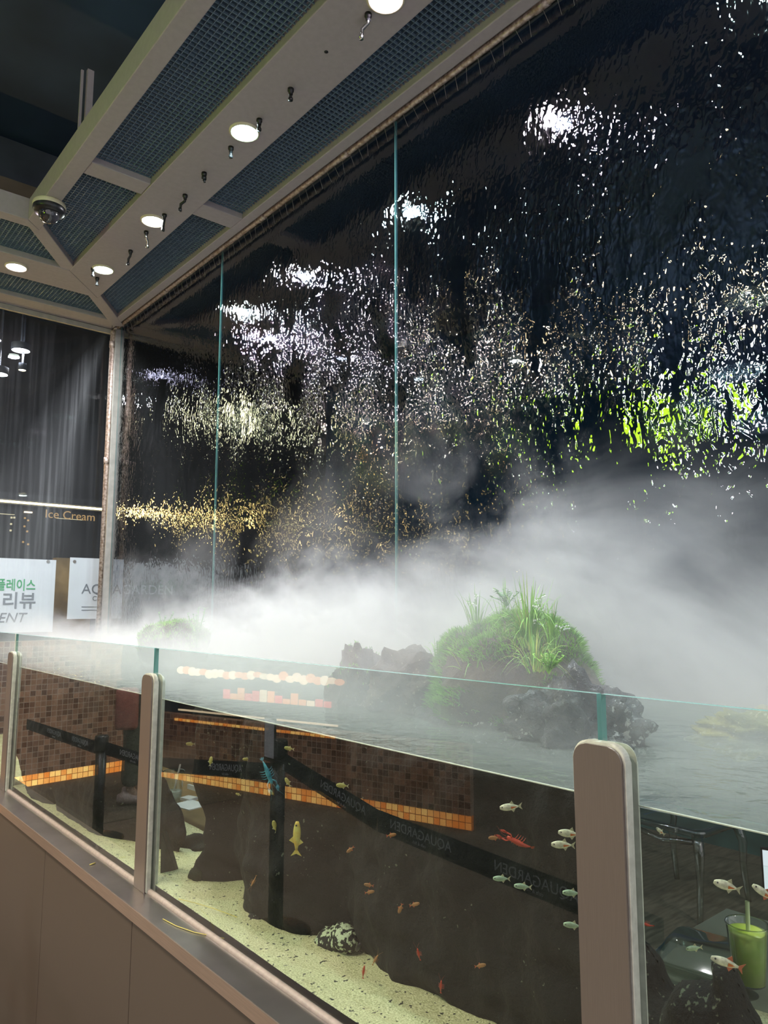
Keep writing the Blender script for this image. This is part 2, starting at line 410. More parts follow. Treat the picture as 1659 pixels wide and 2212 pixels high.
d4 = N(nt, 'Math', operation='MULTIPLY'); nt.links.new(d3.outputs[0], d4.inputs[0]); d4.inputs[1].default_value = .13
nt.links.new(d4.outputs[0], va.inputs['Density'])
vadd = N(nt, 'AddShader'); nt.links.new(vs.outputs[0], vadd.inputs[0]); nt.links.new(va.outputs[0], vadd.inputs[1])
nt.links.new(d3.outputs[0], vs.inputs['Density']); nt.links.new(vadd.outputs[0], out.inputs['Volume'])
mt.cycles.volume_step_rate = .5

# ------------------------------------------------------------------ mesh helpers
def link(o): COL.objects.link(o); return o
def meshobj(name, bm, material, parent=None, smooth=False, mats=None):
    me = bpy.data.meshes.new(name)
    bmesh.ops.recalc_face_normals(bm, faces=bm.faces)
    bm.to_mesh(me); bm.free()
    for mm in (mats or [material]): me.materials.append(MATS[mm])
    if smooth:
        for f in me.polygons: f.use_smooth = True
    o = link(bpy.data.objects.new(name, me))
    if parent: o.parent = parent
    return o
def up(o):
    me = o.data
    if sum(f.normal.z for f in me.polygons) < 0: me.flip_normals()
    return o
def tag(o, label=None, cat=None, group=None, kind=None):
    if label: o['label'] = label
    if cat: o['category'] = cat
    if group: o['group'] = group
    if kind: o['kind'] = kind
    return o
def thing(name, label, cat, loc=(0, 0, 0), rz=0, group=None, rot=None):
    o = bpy.data.objects.new(name, None); link(o)
    o.empty_display_size = .05
    o.location = loc; o.rotation_euler = rot if rot else (0, 0, rz)
    return tag(o, label, cat, group)
def structure(o): o['kind'] = 'structure'; return o
def B(): return bmesh.new()
def box(bm, x0, y0, z0, x1, y1, z1, M=None, bevel=0, mi=0):
    vs = [bm.verts.new((x, y, z)) for x in (x0, x1) for y in (y0, y1) for z in (z0, z1)]
    if M:
        for v in vs: v.co = M @ v.co
    fs = []
    for q in ((0, 1, 3, 2), (4, 6, 7, 5), (0, 4, 5, 1), (2, 3, 7, 6), (0, 2, 6, 4), (1, 5, 7, 3)):
        f = bm.faces.new([vs[i] for i in q]); f.material_index = mi; fs.append(f)
    if bevel:
        es = list({e for f in fs for e in f.edges})
        bmesh.ops.bevel(bm, geom=es, offset=bevel, segments=2, affect='EDGES', profile=.5)
    return fs
def prism(bm, poly, z0, z1, M=None, bevel=0):
    n = len(poly)
    a = [bm.verts.new((q[0], q[1], z0)) for q in poly]; b = [bm.verts.new((q[0], q[1], z1)) for q in poly]
    fs = [bm.faces.new(a[::-1]), bm.faces.new(b)]
    for i in range(n):
        fs.append(bm.faces.new((a[i], a[(i+1) % n], b[(i+1) % n], b[i])))
    if M:
        for v in a+b: v.co = M @ v.co
    if bevel:
        es = list({e for f in fs[:2] for e in f.edges})
        bmesh.ops.bevel(bm, geom=es, offset=bevel, segments=2, affect='EDGES', profile=.5)
def tube(bm, pts, r, seg=8, cap=True, flat=1.0):
    pts = [Vector(q) for q in pts]
    rs = r if isinstance(r, (list, tuple)) else [r]*len(pts)
    rings = []
    up = Vector((0, 0, 1))
    for i, q in enumerate(pts):
        d = (pts[min(i+1, len(pts)-1)] - pts[max(i-1, 0)])
        d = d.normalized() if d.length > 1e-9 else Vector((0, 0, 1))
        s = d.cross(up)
        if s.length < .05: s = d.cross(Vector((1, 0, 0)))
        s.normalize(); u = s.cross(d)
        rings.append([bm.verts.new(q + s*rs[i]*math.cos(2*math.pi*k/seg) + u*rs[i]*flat*math.sin(2*math.pi*k/seg)) for k in range(seg)])
    for a, b in zip(rings, rings[1:]):
        for k in range(seg):
            bm.faces.new((a[k], a[(k+1) % seg], b[(k+1) % seg], b[k]))
    if cap and seg > 2:
        bm.faces.new(rings[0][::-1]); bm.faces.new(rings[-1])
def lathe(bm, prof, seg=24, M=None):
    rings = []
    for r, z in prof:
        if r < 1e-5: v = [bm.verts.new((0, 0, z))]
        else: v = [bm.verts.new((r*math.cos(2*math.pi*k/seg), r*math.sin(2*math.pi*k/seg), z)) for k in range(seg)]
        rings.append(v)
    for a, b in zip(rings, rings[1:]):
        for k in range(seg):
            k2 = (k+1) % seg
            if len(a) == 1 and len(b) == 1: continue
            if len(a) == 1: bm.faces.new((a[0], b[k2], b[k]))
            elif len(b) == 1: bm.faces.new((a[k], a[k2], b[0]))
            else: bm.faces.new((a[k], a[k2], b[k2], b[k]))
    if M:
        for rr in rings:
            for v in rr: v.co = M @ v.co
def dup(root):
    r = root.copy(); link(r)
    for ch in list(root.children):
        c = ch.copy(); link(c); c.parent = r; c.matrix_parent_inverse = ch.matrix_parent_inverse.copy()
        for g in list(ch.children):
            d = g.copy(); link(d); d.parent = c
    return r
def text(name, body, size, material, parent, M, extrude=.0006, align='LEFT', shear=0, bold=0, space=1):
    cu = bpy.data.curves.new(name, 'FONT'); cu.body = body; cu.size = size; cu.extrude = extrude
    cu.align_x = align; cu.align_y = 'CENTER'; cu.shear = shear; cu.offset = bold; cu.space_character = space
    cu.resolution_u = 4
    o = bpy.data.objects.new(name, cu); link(o)
    dg = bpy.context.evaluated_depsgraph_get(); dg.update()
    me = bpy.data.meshes.new_from_object(o.evaluated_get(dg))
    bpy.data.objects.remove(o)
    me.materials.clear(); me.materials.append(MATS[material])
    o = link(bpy.data.objects.new(name, me)); o.parent = parent
    o.matrix_local = M
    return o
def rot_to(dx, dy, dz, up=(0, 0, 1)):
    """matrix whose local x runs along (dx,dy,dz)"""
    x = Vector((dx, dy, dz)).normalized(); z = Vector(up); y = z.cross(x).normalized(); z = x.cross(y)
    return Matrix((x, y, z)).transposed().to_4x4()
#-----STRUCTURE-----
# ================================================================== the setting
bm = B(); box(bm, -7, -3, -.2, .60, 12, 0); box(bm, 1.77, -3, -.2, 9, 12, 0); box(bm, .60, 5.52, -.2, 1.77, 12, 0); structure(meshobj('floor', bm, 'carpet'))
bm = B(); box(bm, .601, -3, -.22, 1.769, 5.519, -.15); structure(meshobj('trim_2', bm, 'carpet'))
bm = B(); box(bm, 1.9, -1, .0, 9, 5.5, .012); structure(meshobj('trim_1', bm, 'wood_floor'))
bm = B(); box(bm, -7.1, -2.0, 4.75, 9, 12, 4.85); structure(meshobj('ceiling', bm, 'dark_void'))
bm = B(); box(bm, 6.2, -3, 0, 6.3, 12, 4.75); structure(meshobj('wall_right', bm, 'wall_navy'))
bm = B(); box(bm, -7, 8.6, 0, 6.2, 8.7, 4.75); structure(meshobj('wall_back', bm, 'room_dark'))
bm = B(); box(bm, -7.1, -3, 0, -7, 12, 4.75); structure(meshobj('wall_left', bm, 'wall_dim'))

# ------------------------------------------------------------------ ceiling frame: two nested rings over the tank
def frame_poly(label, poly, z0=ZC, z1=ZC+.10, material='paint_grey', name='ceiling_beam', bevel=.004):
    bm = B(); prism(bm, poly, z0, z1, bevel=bevel)
    return tag(meshobj(name, bm, material), label, 'beam')
XI0, XI1, XW0, XW1, XO0 = .985, 1.067, 1.36, 1.645, 1.88
YI0, YI1, YW0, YW1, YO0 = 4.165, 4.25, 4.66, 4.97, 5.32
Y0, X0 = -1.6, -2.6
g = 'grey painted beams of the ceiling frame'
frame_poly('narrow grey beam with warm brown side nearest the open dark ceiling', [(XI0, Y0), (XI1, Y0), (XI1, YI1), (XI0, YI0)], z1=ZC+.125)
frame_poly('narrow grey beam with cream side running left from the dome camera', [(X0, YI0), (XI0-.001, YI0), (XI1-.001, YI1), (X0, YI1)], z1=ZC+.125)
frame_poly('wide grey ceiling beam carrying the row of downlights and mist nozzles', [(XW0, Y0), (XW1, Y0), (XW1, YW1), (XW0, YW0)], z1=ZC+.08)
frame_poly('wide grey ceiling beam with one pinkish downlight at far left', [(X0, YW0), (XW0-.001, YW0), (XW1-.001, YW1), (X0, YW1)], z1=ZC+.08)
frame_poly('outer grey frame rail above the falling-water glass', [(XO0, Y0), (1.935, Y0), (1.935, YL-.05), (XO0, YO0)], z0=ZC+.005, z1=ZC+.09)
frame_poly('outer grey frame rail above the left wet glass', [(X0, YO0), (XO0-.001, YO0), (1.934, YL-.049), (X0, YL-.049)], z0=ZC+.005, z1=ZC+.09)
frame_poly('short grey cross member between narrow and wide beams by second downlight', [(XI1+.001, 3.41), (XW0-.001, 3.41), (XW0-.001, 3.53), (XI1+.001, 3.53)], z0=ZC+.004, z1=ZC+.08)
frame_poly('short grey cross member between wide beam and water glass rail', [(XW1+.001, 3.41), (XO0-.001, 3.41), (XO0-.001, 3.54), (XW1+.001, 3.54)], z0=ZC+.004, z1=ZC+.08)
def diag(a, b, w, label):
    a = Vector(a); b = Vector(b); d = (b-a).normalized(); n = Vector((-d.y, d.x))*w/2
    frame_poly(label, [a+n, a-n, b-n, b+n], z0=ZC+.004, z1=ZC+.08)
diag((1.03, 4.21), (1.40, 4.72), .085, 'grey mitre bar of the inner corner beside the dome camera')
diag((1.60, 4.93), (1.95, 5.40), .085, 'grey mitre bar of the outer corner above the glass corner')

def clip(poly, axis, val):
    hits = []
    n = len(poly)
    for i in range(n):
        a, b = poly[i], poly[(i+1) % n]
        if (a[axis]-val)*(b[axis]-val) < 0:
            t = (val-a[axis])/(b[axis]-a[axis]); hits.append(a[1-axis]+t*(b[1-axis]-a[1-axis]))
    return (min(hits), max(hits)) if len(hits) >= 2 else None
def grille(poly, label, cell=.0245, z=ZC+.035):
    bm = B()
    for axis in (0, 1):
        lo = min(q[axis] for q in poly); hi = max(q[axis] for q in poly)
        k = math.ceil(lo/cell)
        while k*cell < hi:
            c = clip(poly, axis, k*cell+1e-6)
            if c:
                w = .0013
                if axis == 0: box(bm, k*cell-w, c[0], z, k*cell+w, c[1], z+.010)
                else: box(bm, c[0], k*cell-w, z, c[1], k*cell+w, z+.010)
            k += 1
    return tag(meshobj('ceiling_grille', bm, 'grid_metal'), label, 'grille')
grille([(XI1, .2), (XW0, .2), (XW0, 3.41), (XI1, 3.41)], 'long square-mesh grille between narrow beam and wide lamp beam')
grille([(XI1, 3.53), (XW0, 3.53), (XW0, YW0-.05), (XI1, YI1-.02)], 'small square-mesh grille right beside the dome camera')
grille([(XW1, .2), (XO0, .2), (XO0, 3.41), (XW1, 3.41)], 'long square-mesh grille alongside the water pipe')
grille([(XW1, 3.54), (XO0, 3.54), (XO0, YO0), (XW1, YW1)], 'square-mesh grille ending in a point above the glass corner')
grille([(-.4, YI1), (XI1-.06, YI1), (XW0, YW0), (-.4, YW0)], 'square-mesh grille left of the dome camera above pink downlight')
grille([(-.4, YW1), (XW1-.04, YW1), (XO0, YO0), (-.4, YO0)], 'square-mesh grille between pink downlight beam and left glass')

# dark services above the frame
bm = B()
box(bm, -2, 5.2, 4.42, 1.6, 5.45, 4.7); tag(meshobj('ceiling_duct', bm, 'duct_dark'), 'dark blue duct crossing the open ceiling at upper left', 'duct')
bm = B(); box(bm, -.6, 3.2, 4.5, .9, 3.26, 4.56); tag(meshobj('ceiling_pipe', bm, 'duct_dark'), 'thin dark pipe running across the open ceiling', 'pipe')
bm = B(); q = px(178, 265, Z=ZC+.12); box(bm, 1.03, 3.42, ZC+.1, 1.06, 3.44, ZC+.48); box(bm, 1.0, 3.42, ZC+.1, 1.012, 3.43, ZC+.46)
tag(meshobj('hanger_strut', bm, 'paint_grey'), 'slim grey hanger strut rising from narrow ceiling beam', 'strut')

# ------------------------------------------------------------------ downlights
def area(parent, col, watts, size=.09, spread=180, z=-.02):
    ld = bpy.data.lights.new('lamp_light', 'AREA'); ld.shape = 'DISK'; ld.size = size
    ld.energy = watts; ld.color = col; ld.spread = math.radians(spread)
    lo = link(bpy.data.objects.new('lamp_light', ld)); lo.parent = parent; lo.location = (0, 0, z)
    return lo
def downlight(x, y, material, col, watts, label, r=.060, z=ZC, group=None, dome=True):
    t = thing('ceiling_light', label, 'ceiling light', (x, y, z), group=group)
    bm = B(); lathe(bm, [(r+.008, .0), (r+.008, -.006), (r, -.010), (r-.002, -.004)], 28); meshobj('trim_ring', bm, 'ivory', t, True)
    bm = B(); lathe(bm, [(r-.002, -.003), (r-.004, -.007), (r*.7, -.011), (0, -.013)], 28); meshobj('diffuser', bm, material, t, True)
    if watts: area(t, col, watts, z=-.022)
    return t
downlight(1.51, .84, 'lamp_teal', (.70, 1, 1), LAMP_W, 'teal-white downlight beyond the top of the photo, seen only in the water glass')
downlight(1.51, 1.767, 'lamp_pink', (1, .86, 1), LAMP_W, 'pink-white downlight cut off by the top edge')
downlight(1.505, 2.73, 'lamp_teal', (.72, 1, 1), LAMP_W, 'bright teal-white downlight, second from the top on wide beam')
downlight(1.51, 3.73, 'lamp_white', (1, .96, 1), LAMP_W, 'white downlight in the middle of the wide beam past the cross members')
downlight(1.513, 4.50, 'lamp_mint', (.88, 1, .94), LAMP_W, 'mint-white downlight nearest the glass corner', r=.058)
downlight(1.088, 4.815, 'lamp_pink', (1, .82, .96), LAMP_W, 'pinkish downlight at the left edge on the far wide beam', r=.058)
for x_, m_, c_, l_ in ((.38, 'lamp_lavender', (.9, .85, 1), 'lavender downlight further left on the far beam, outside the photo'), (-.51, 'lamp_white', (1, .95, 1), 'white downlight on the far beam, well outside the photo'),
                       (-1.3, 'lamp_lavender', (1, .85, 1), 'lilac downlight on the far beam, well outside the photo'), (-2.05, 'lamp_teal', (.7, 1, 1), 'teal downlight at the far end of the far beam')):
    downlight(x_, 4.83, m_, c_, LAMP_W*.35 if x_ > -1 else 0, l_)

# café lamps behind and above, seen as glints in the running water
def cafe_lamp(x, y, z, r, material, col, watts, label):
    t = thing('pendant_lamp', label, 'lamp', (x, y, z))
    bm = B(); lathe(bm, [(r*1.08, .05), (r*1.08, -.004), (r, -.006), (r, .05)], 24); meshobj('housing', bm, 'duct_dark', t, True)
    bm = B(); lathe(bm, [(r, 0), (r*.6, -.02), (0, -.025)], 24); meshobj('diffuser', bm, material, t, True)
    bm = B(); tube(bm, [(0, 0, .045), (0, 0, 4.75-z)], .005, 6); meshobj('cord', bm, 'black_plastic', t)
    if watts: area(t, col, watts, r*1.6, z=-.04)
for (x, y, z, r, mm, c, wt, lb) in [
    (.21, 2.0, 4.3, .05, 'lamp_warm', (1, .8, .5), 0, 'small warm spot lamp above the open ceiling, a glint right of the largest glint'),
    (.19, 4.16, 4.3, .05, 'lamp_warm', (1, .8, .5), 0, 'small warm spot lamp, a glint beside the second pane joint'),
    (1.27, 6.4, 3.68, .10, 'lamp_lavender', (.7, .7, 1), 0, 'lilac lamp behind the glass corner'),
    (-.69, 3.24, 3.65, .07, 'lamp_warm', (1, .8, .5), 0, 'warm lamp seen as a glint at right above the fog'),
    (-1.02, 2.05, 3.65, .20, 'lamp_warm', (1, .8, .5), 22, 'warm café lamp that fills the upper right glints'),
    (-2.56, 2.84, 3.65, .24, 'lamp_bright', (.95, 1, 1), 26, 'cool white café lamp at the right of the water glass'),
    (-3.3, 3.61, 3.65, .24, 'lamp_bright', (.9, 1, .95), 26, 'mint white café lamp above the added glowing green planter'),
    (-3.74, 3.2, 3.5, .24, 'lamp_teal', (.7, 1, 1), 20, 'teal white café lamp beside the mint one'),
    (-4.84, 3.6, 3.65, .32, 'lamp_pink', (1, .9, .95), 20, 'pinkish café lamp farthest from the tank')]:
    cafe_lamp(x, y, z, r, mm, c, wt, lb)
t = thing('globe_lamp', 'big cream globe lamp past the left edge seen as a pale yellow patch', 'lamp', (.1, 7.0, 3.58))
bm = B(); bmesh.ops.create_uvsphere(bm, u_segments=20, v_segments=12, radius=.19); meshobj('globe', bm, 'lamp_cream', t, True)
bm = B(); tube(bm, [(0, 0, .18), (0, 0, 1.15)], .008); meshobj('cord', bm, 'black_plastic', t)
# added unseen planter; leaves glow to put a lime patch in the water glass
t = thing('added_glowing_planter', 'added planter with leaves made to glow lime green behind the photographer, a green glint in the water glass', 'lamp', (-1.5, 2.86, 2.95))
bm = B()
for k in range(260):
    a = random.random()*6.28; r_ = random.random()**.5*.20
    q = Vector((math.cos(a)*r_, math.sin(a)*r_, -.12+random.random()*.1)); tp = q + Vector((math.cos(a)*.10, math.sin(a)*.10, .12+random.random()*.16))
    tube(bm, [q, (q+tp)/2+Vector((0, 0, .03)), tp], [.008, .007, .001], 4)
meshobj('added_glowing_leaves', bm, 'glow_lime', t)
bm = B(); lathe(bm, [(0, -.22), (.15, -.2), (.2, -.1), (.18, -.1), (.0, -.14)], 24); meshobj('bowl', bm, 'room_dark', t, True)
bm = B(); tube(bm, [(0, 0, -.1), (0, 0, .7)], .004); meshobj('cord', bm, 'black_plastic', t)

# ------------------------------------------------------------------ mist nozzles under the wide beam
NZ = [(1.508, 1.861, 1), (1.510, 2.365, 0), (1.512, 2.615, 0), (1.514, 2.87, 0), (1.514, 3.136, 2), (1.53, 3.379, 1), (1.53, 3.631, 1), (1.529, 3.871, 1), (1.549, 4.149, 1), (1.46, 4.53, 0), (1.528, 4.649, 0)]
desc = ['chrome elbow mist nozzle by the pink-white downlight', 'short straight mist nozzle above the teal downlight', 'short straight mist nozzle touching the teal downlight rim', 'short straight mist nozzle just below the teal downlight',
        'stubby dark mist nozzle below the teal downlight', 'dark elbow mist nozzle halfway between teal and white downlights', 'elbow mist nozzle overlapping the middle white downlight', 'shiny zigzag mist nozzle under the middle white downlight',
        'dark elbow mist nozzle above the mint downlight', 'small mist nozzle behind the mint downlight', 'small mist nozzle nearest the glass corner']
for i, ((x, y, k), lb) in enumerate(zip(NZ, desc)):
    t = thing('mist_nozzle', lb, 'nozzle', (x, y, ZC), rz=random.uniform(0, 1.5), group='mist nozzles under the wide beam')
    bm = B(); lathe(bm, [(0, .0), (.013, 0), (.013, -.012), (.009, -.016), (.009, -.026), (0, -.026)], 12); meshobj('base_fitting', bm, 'black_plastic', t, True)
    shine = 'chrome' if i in (0, 7) else 'black_plastic'
    bm = B()
    if k == 0: tube(bm, [(0, 0, -.02), (0, 0, -.050)], [.006, .0075]); tube(bm, [(0, 0, -.042), (0, 0, -.052)], .010, 8)
    elif k == 1: tube(bm, [(0, 0, -.02), (0, 0, -.034), (.030, .01, -.040), (.034, .012, -.075)], [.007, .007, .0075, .006]); tube(bm, [(.033, .012, -.062), (.034, .012, -.078)], .009, 8)
    else: tube(bm, [(0, 0, -.02), (0, 0, -.036)], .012, 8); tube(bm, [(.0, 0, -.036), (.004, 0, -.05)], .006)
    meshobj('nozzle_tip', bm, shine, t, True)
bm = B(); lathe(bm, [(0, -.0005), (.008, -.001), (.008, 0)], 12); o = meshobj('screw_hole_plug', bm, 'black_plastic', None, True); o.location = (1.501, 2.106, ZC)
tag(o, 'small round black plug in the wide beam between two nozzles', 'plug')

# dome camera
t = thing('dome_camera', 'dome security camera with cream ring and dark bowl under the corner of the narrow beams', 'security camera', tuple(px(107, 440, Z=ZC)+Vector((.0, 0, 0))))
bm = B(); lathe(bm, [(0, 0), (.080, 0), (.082, -.006), (.082, -.022), (.078, -.026)], 32); meshobj('mount_ring', bm, 'ivory', t, True)
bm = B(); lathe(bm, [(.080, -.022), (.080, -.040), (.074, -.052), (.052, -.058), (0, -.058)], 32); meshobj('housing', bm, 'black_plastic', t, True)
bm = B(); lathe(bm, [(.052, -.056), (.050, -.075), (.038, -.095), (.020, -.105), (0, -.108)], 32); meshobj('dome', bm, 'dome_glass', t, True)

# ------------------------------------------------------------------ water pipes and corner frame
t = thing('water_pipe', 'corroded copper-coloured sprinkler pipe along the top of the waterfall glass', 'pipe', (0, 0, 0))
bm = B(); tube(bm, [(1.966, Y0, 3.668), (1.966, 5.44, 3.668)], .0145, 12); meshobj('spray_pipe', bm, 'old_pipe', t, True)
for yy in (1.45, 2.6, 3.35, 4.6): 
    bm = B(); tube(bm, [(1.966, yy-.03, 3.668), (1.966, yy+.03, 3.668)], .018, 12); meshobj('coupling', bm, 'old_pipe', t, True)
k = 0
jets = bpy.data.meshes.new('water_jet')
bm = B(); tube(bm, [(0, 0, 0), (.004, 0, -.02), (.013, .0, -.062)], [.0009, .0008, .0004], 4)
bm.to_mesh(jets); bm.free(); jets.materials.append(MATS['jet_water'])
yy = 1.2
while yy < 5.4:
    o = link(bpy.data.objects.new('water_jet', jets)); o.parent = t; o.location = (1.972, yy, 3.656); o.rotation_euler = (random.uniform(-.35, .15), 0, 0)
    yy += .062
bm = B(); tube(bm, [(1.944, Y0, 3.676), (1.944, 5.42, 3.676)], .008, 10)
tag(meshobj('steel_rod', bm, 'pale_frame', None, True), 'thin pale rail beside the corroded pipe under the ceiling', 'rail')
bm = B(); box(bm, -2.6, YL-.03, ZC-.025, XR, YL-.005, ZC+.01); tag(meshobj('glazing_rail', bm, 'pale_frame'), 'pale metal glazing rail along the top of the left glass', 'rail')
bm = B(); box(bm, XR-.012, -1.6, ZC+.035, XR+.02, YL, ZC+.10); tag(meshobj('glazing_rail', bm, 'pale_frame'), 'pale metal glazing rail behind the corroded pipe', 'rail')
bm = B(); box(bm, XR-.035, YL-.05, .6, XR+.03, YL+.03, ZC+.02, bevel=.004); tag(meshobj('corner_post', bm, 'pale_frame'), 'grey metal post where the two glass walls meet', 'post')
t = thing('drain_pipe', 'corroded pipe running down the glass corner beside the metal post', 'pipe', (1.93, 5.46, 0))
bm = B(); tube(bm, [(.03, 0, 3.665), (.01, 0, 3.66), (0, 0, 3.63), (0, 0, ZW-.1)], .016, 12); meshobj('pipe', bm, 'old_pipe', t, True)
for z in (3.5, 2.6): 
    bm = B(); tube(bm, [(0, 0, z), (0, 0, z+.05)], .020, 12); meshobj('collar', bm, 'old_pipe', t, True)

# ------------------------------------------------------------------ glass walls 
def pane_x(name, x0, y0, z0, x1, y1, z1, mats, front_axis):
    """box pane; large faces use mats[0], thin edges mats[1], the second large face mats[2]"""
    bm = B(); fs = box(bm, x0, y0, z0, x1, y1, z1)
    bm.normal_update()
    bmesh.ops.recalc_face_normals(bm, faces=bm.faces)
    for f in bm.faces:
        n = f.normal[front_axis]
        f.material_index = 0 if n < -.5 else (2 if n > .5 else 1)
    return meshobj(name, bm, None, mats=mats)
joints = [-.45, 1.14*2-.0, 1.933*2, YL-.03]
joints = [.69, 2.278, 3.866, 5.48]
lab = ['', 'window_1', 'window_2', 'window_3', 'window_4']
ys = [-1.6, .69, 2.278, 3.866, 5.48]
for i in range(4):
    o = pane_x('window_%d' % (i+1), XR, ys[i]+.003, 1.0, XR+.010, ys[i+1]-.003, ZC+.035, ['waterfall_glass', 'glass_edge', 'glass_plain'], 0)
    structure(o)
o = pane_x('window_5', -2.6, YL, .0, XR-.04, YL+.010, ZC, ['wet_glass', 'glass_edge', 'glass_plain'], 1); structure(o)
# ================================================================== the tank
t = thing('plinth', 'brown clad plinth carrying the water tank', 'plinth', (0, 0, 0))
for a, b in ((-1.2, -.3), (-.3, .54), (.54, 1.37), (1.37, 2.2), (2.2, 3.03), (3.03, 3.86), (3.86, 4.7), (4.7, 5.5)):
    bm = B(); box(bm, .915, a+.0015, -.149, .95, b-.0015, ZL-.035, bevel=.001); meshobj('cladding_panel', bm, 'cladding', t)
bm = B(); prism(bm, [(.951, -1.2), (1.79, -1.2), (1.79, .3), (1.37, 2.3), (1.37, 5.5), (.951, 5.5)], -.149, .60); meshobj('core', bm, 'black_plastic', t)
t = thing('tank_ledge', 'polished steel ledge along the foot of the tank glass', 'ledge', (0, 0, 0))
bm = B(); box(bm, .905, -1.2, ZL-.004, 1.0, 5.5, ZL); meshobj('top_plate', bm, 'ledge_steel', t)
bm = B(); box(bm, .903, -1.2, ZL-.034, .9065, 5.5, ZL+.0005); meshobj('front_lip', bm, 'lip_steel', t)
bm = B(); tube(bm, [(.992, -1.2, ZL+.001), (.992, 5.5, ZL+.001)], .009, 8); tag(meshobj('silicone_bead', bm, 'silicone_ledge', None, True), 'matt pinkish grey silicone bead sealing tank glass to the ledge', 'silicone bead')
PJ = [-.98, .665, 2.297, 3.93, 5.50]
names = ['clear tank front pane right of the big steel clamp', 'clear tank front pane between the big and the middle steel clamp', 'clear tank front pane between the middle and far steel clamp', 'clear tank front pane beyond the far steel clamp']
def ztop(y): return 1.425 - .004*y
for i in range(4):
    a, b = PJ[i]+.004, PJ[i+1]-.004
    tag(pane_x('tank_glass', XG-.006, a, ZL-.01, XG+.006, b, 1.418, ['glass_clear', 'glass_edge', 'glass_plain'], 0), names[i], 'glass pane')
bm = B(); prism(bm, [(1.80, -1.2), (1.81, -1.2), (1.81, .3), (1.39, 2.3), (1.39, 5.5), (1.38, 5.5), (1.38, 2.3), (1.80, .3)], .60, .995)
tag(meshobj('tank_glass', bm, 'glass_plain'), 'rear glass of the tank, below the water, café tables behind it', 'glass pane')
# clamps
def clamp(y0, y1, ztop_, label):
    t = thing('glass_clamp', label, 'clamp', (XG-.006, (y0+y1)/2, ZL), group='upright steel clamps holding the tank glass')
    w = (y1-y0)/2; h = ztop_-ZL; r = w*.55
    def outline(w, h, r):
        p_ = [(-w, 0), (w, 0)]
        for k in range(9): a = math.pi/2*k/8; p_.append((w-r+r*math.cos(a), h-r+r*math.sin(a)))
        for k in range(9): a = math.pi/2+math.pi/2*k/8; p_.append((-w+r+r*math.cos(a), h-r+r*math.sin(a)))
        return p_
    M = Matrix(((0, 0, 1, 0), (1, 0, 0, 0), (0, 1, 0, 0), (0, 0, 0, 1)))
    bm = B(); prism(bm, outline(w, h, r), -.021, -.016, M, bevel=.001); meshobj('steel_plate', bm, 'brushed_post', t)
    bm = B(); prism(bm, outline(w+.004, h+.004, r+.003), -.0159, .0, M, bevel=.003); meshobj('silicone_edge', bm, 'silicone', t)
    bm = B(); prism(bm, outline(w, h-.004, r), .013, .024, M, bevel=.002); meshobj('rear_plate', bm, 'silicone', t)
    bm = B(); prism(bm, outline(w+.005, h+.002, r), .0122, .0135, M); meshobj('rear_silicone', bm, 'silicone', t)
clamp(.618, .700, 1.346, 'largest steel clamp in front at the lower right')
clamp(2.262, 2.340, 1.335, 'copper-toned steel clamp in the middle, left of the tank centre')
clamp(3.885, 3.965, 1.330, 'smallest steel clamp at the far left end of the glass')
bm = B(); tube(bm, [(XG-.004, PJ[3], 1.33), (XG-.004, PJ[3], 1.418)], .004, 6); tag(meshobj('silicone_joint', bm, 'silicone'), 'thin silicone joint above the far left clamp', 'joint')

# sand
nx, ny = 40, 320
bm = B(); gridv = []
for j in range(ny+1):
    row = []
    for i in range(nx+1):
        y = -.6 + 6.08*j/ny; x = 1.0065 + (float(np.interp(y, [.3, 2.3], [1.796, 1.376]))-1.0065)*i/nx
        z = ZS-.003 + min(1, .15+(x-1)*3)*(.014*noise.noise(Vector((x*3, y*3, 0))) + .006*noise.noise(Vector((x*11, y*11, 3)))) - .02*min(1, (x-1))
        row.append(bm.verts.new((x, y, z)))
    gridv.append(row)
for j in range(ny):
    for i in range(nx):
        bm.faces.new((gridv[j][i], gridv[j][i+1], gridv[j+1][i+1], gridv[j+1][i]))
o = meshobj('sand_bed', bm, 'sand', None, True); tag(o, 'pale green-yellow sand covering the bottom of the tank', 'sand', kind='stuff')
random.seed(5)
# water surface
bm = B(); nx, ny = 30, 160; gv = []
for j in range(ny+1):
    gv.append([bm.verts.new((1.0065 + .993*i/nx, -1.0 + 6.50*j/ny, ZW + .0035*noise.noise(Vector((i/nx*4, j/ny*26, 5))))) for i in range(nx+1)])
for j in range(ny):
    for i in range(nx):
        bm.faces.new((gv[j][i], gv[j][i+1], gv[j+1][i+1], gv[j+1][i]))
tag(up(meshobj('water_surface', bm, 'water', None, True)), 'rippled water surface of the tank with fog haze put into its colour', 'water', kind='stuff')
# wet line on the glass
bm = B(); tube(bm, [(1.0075, y*.2, ZW+.001) for y in range(-4, 27)], .0014, 5); tag(meshobj('waterline', bm, 'silicone'), 'thin pale wet line where the water meets the front glass', 'waterline')

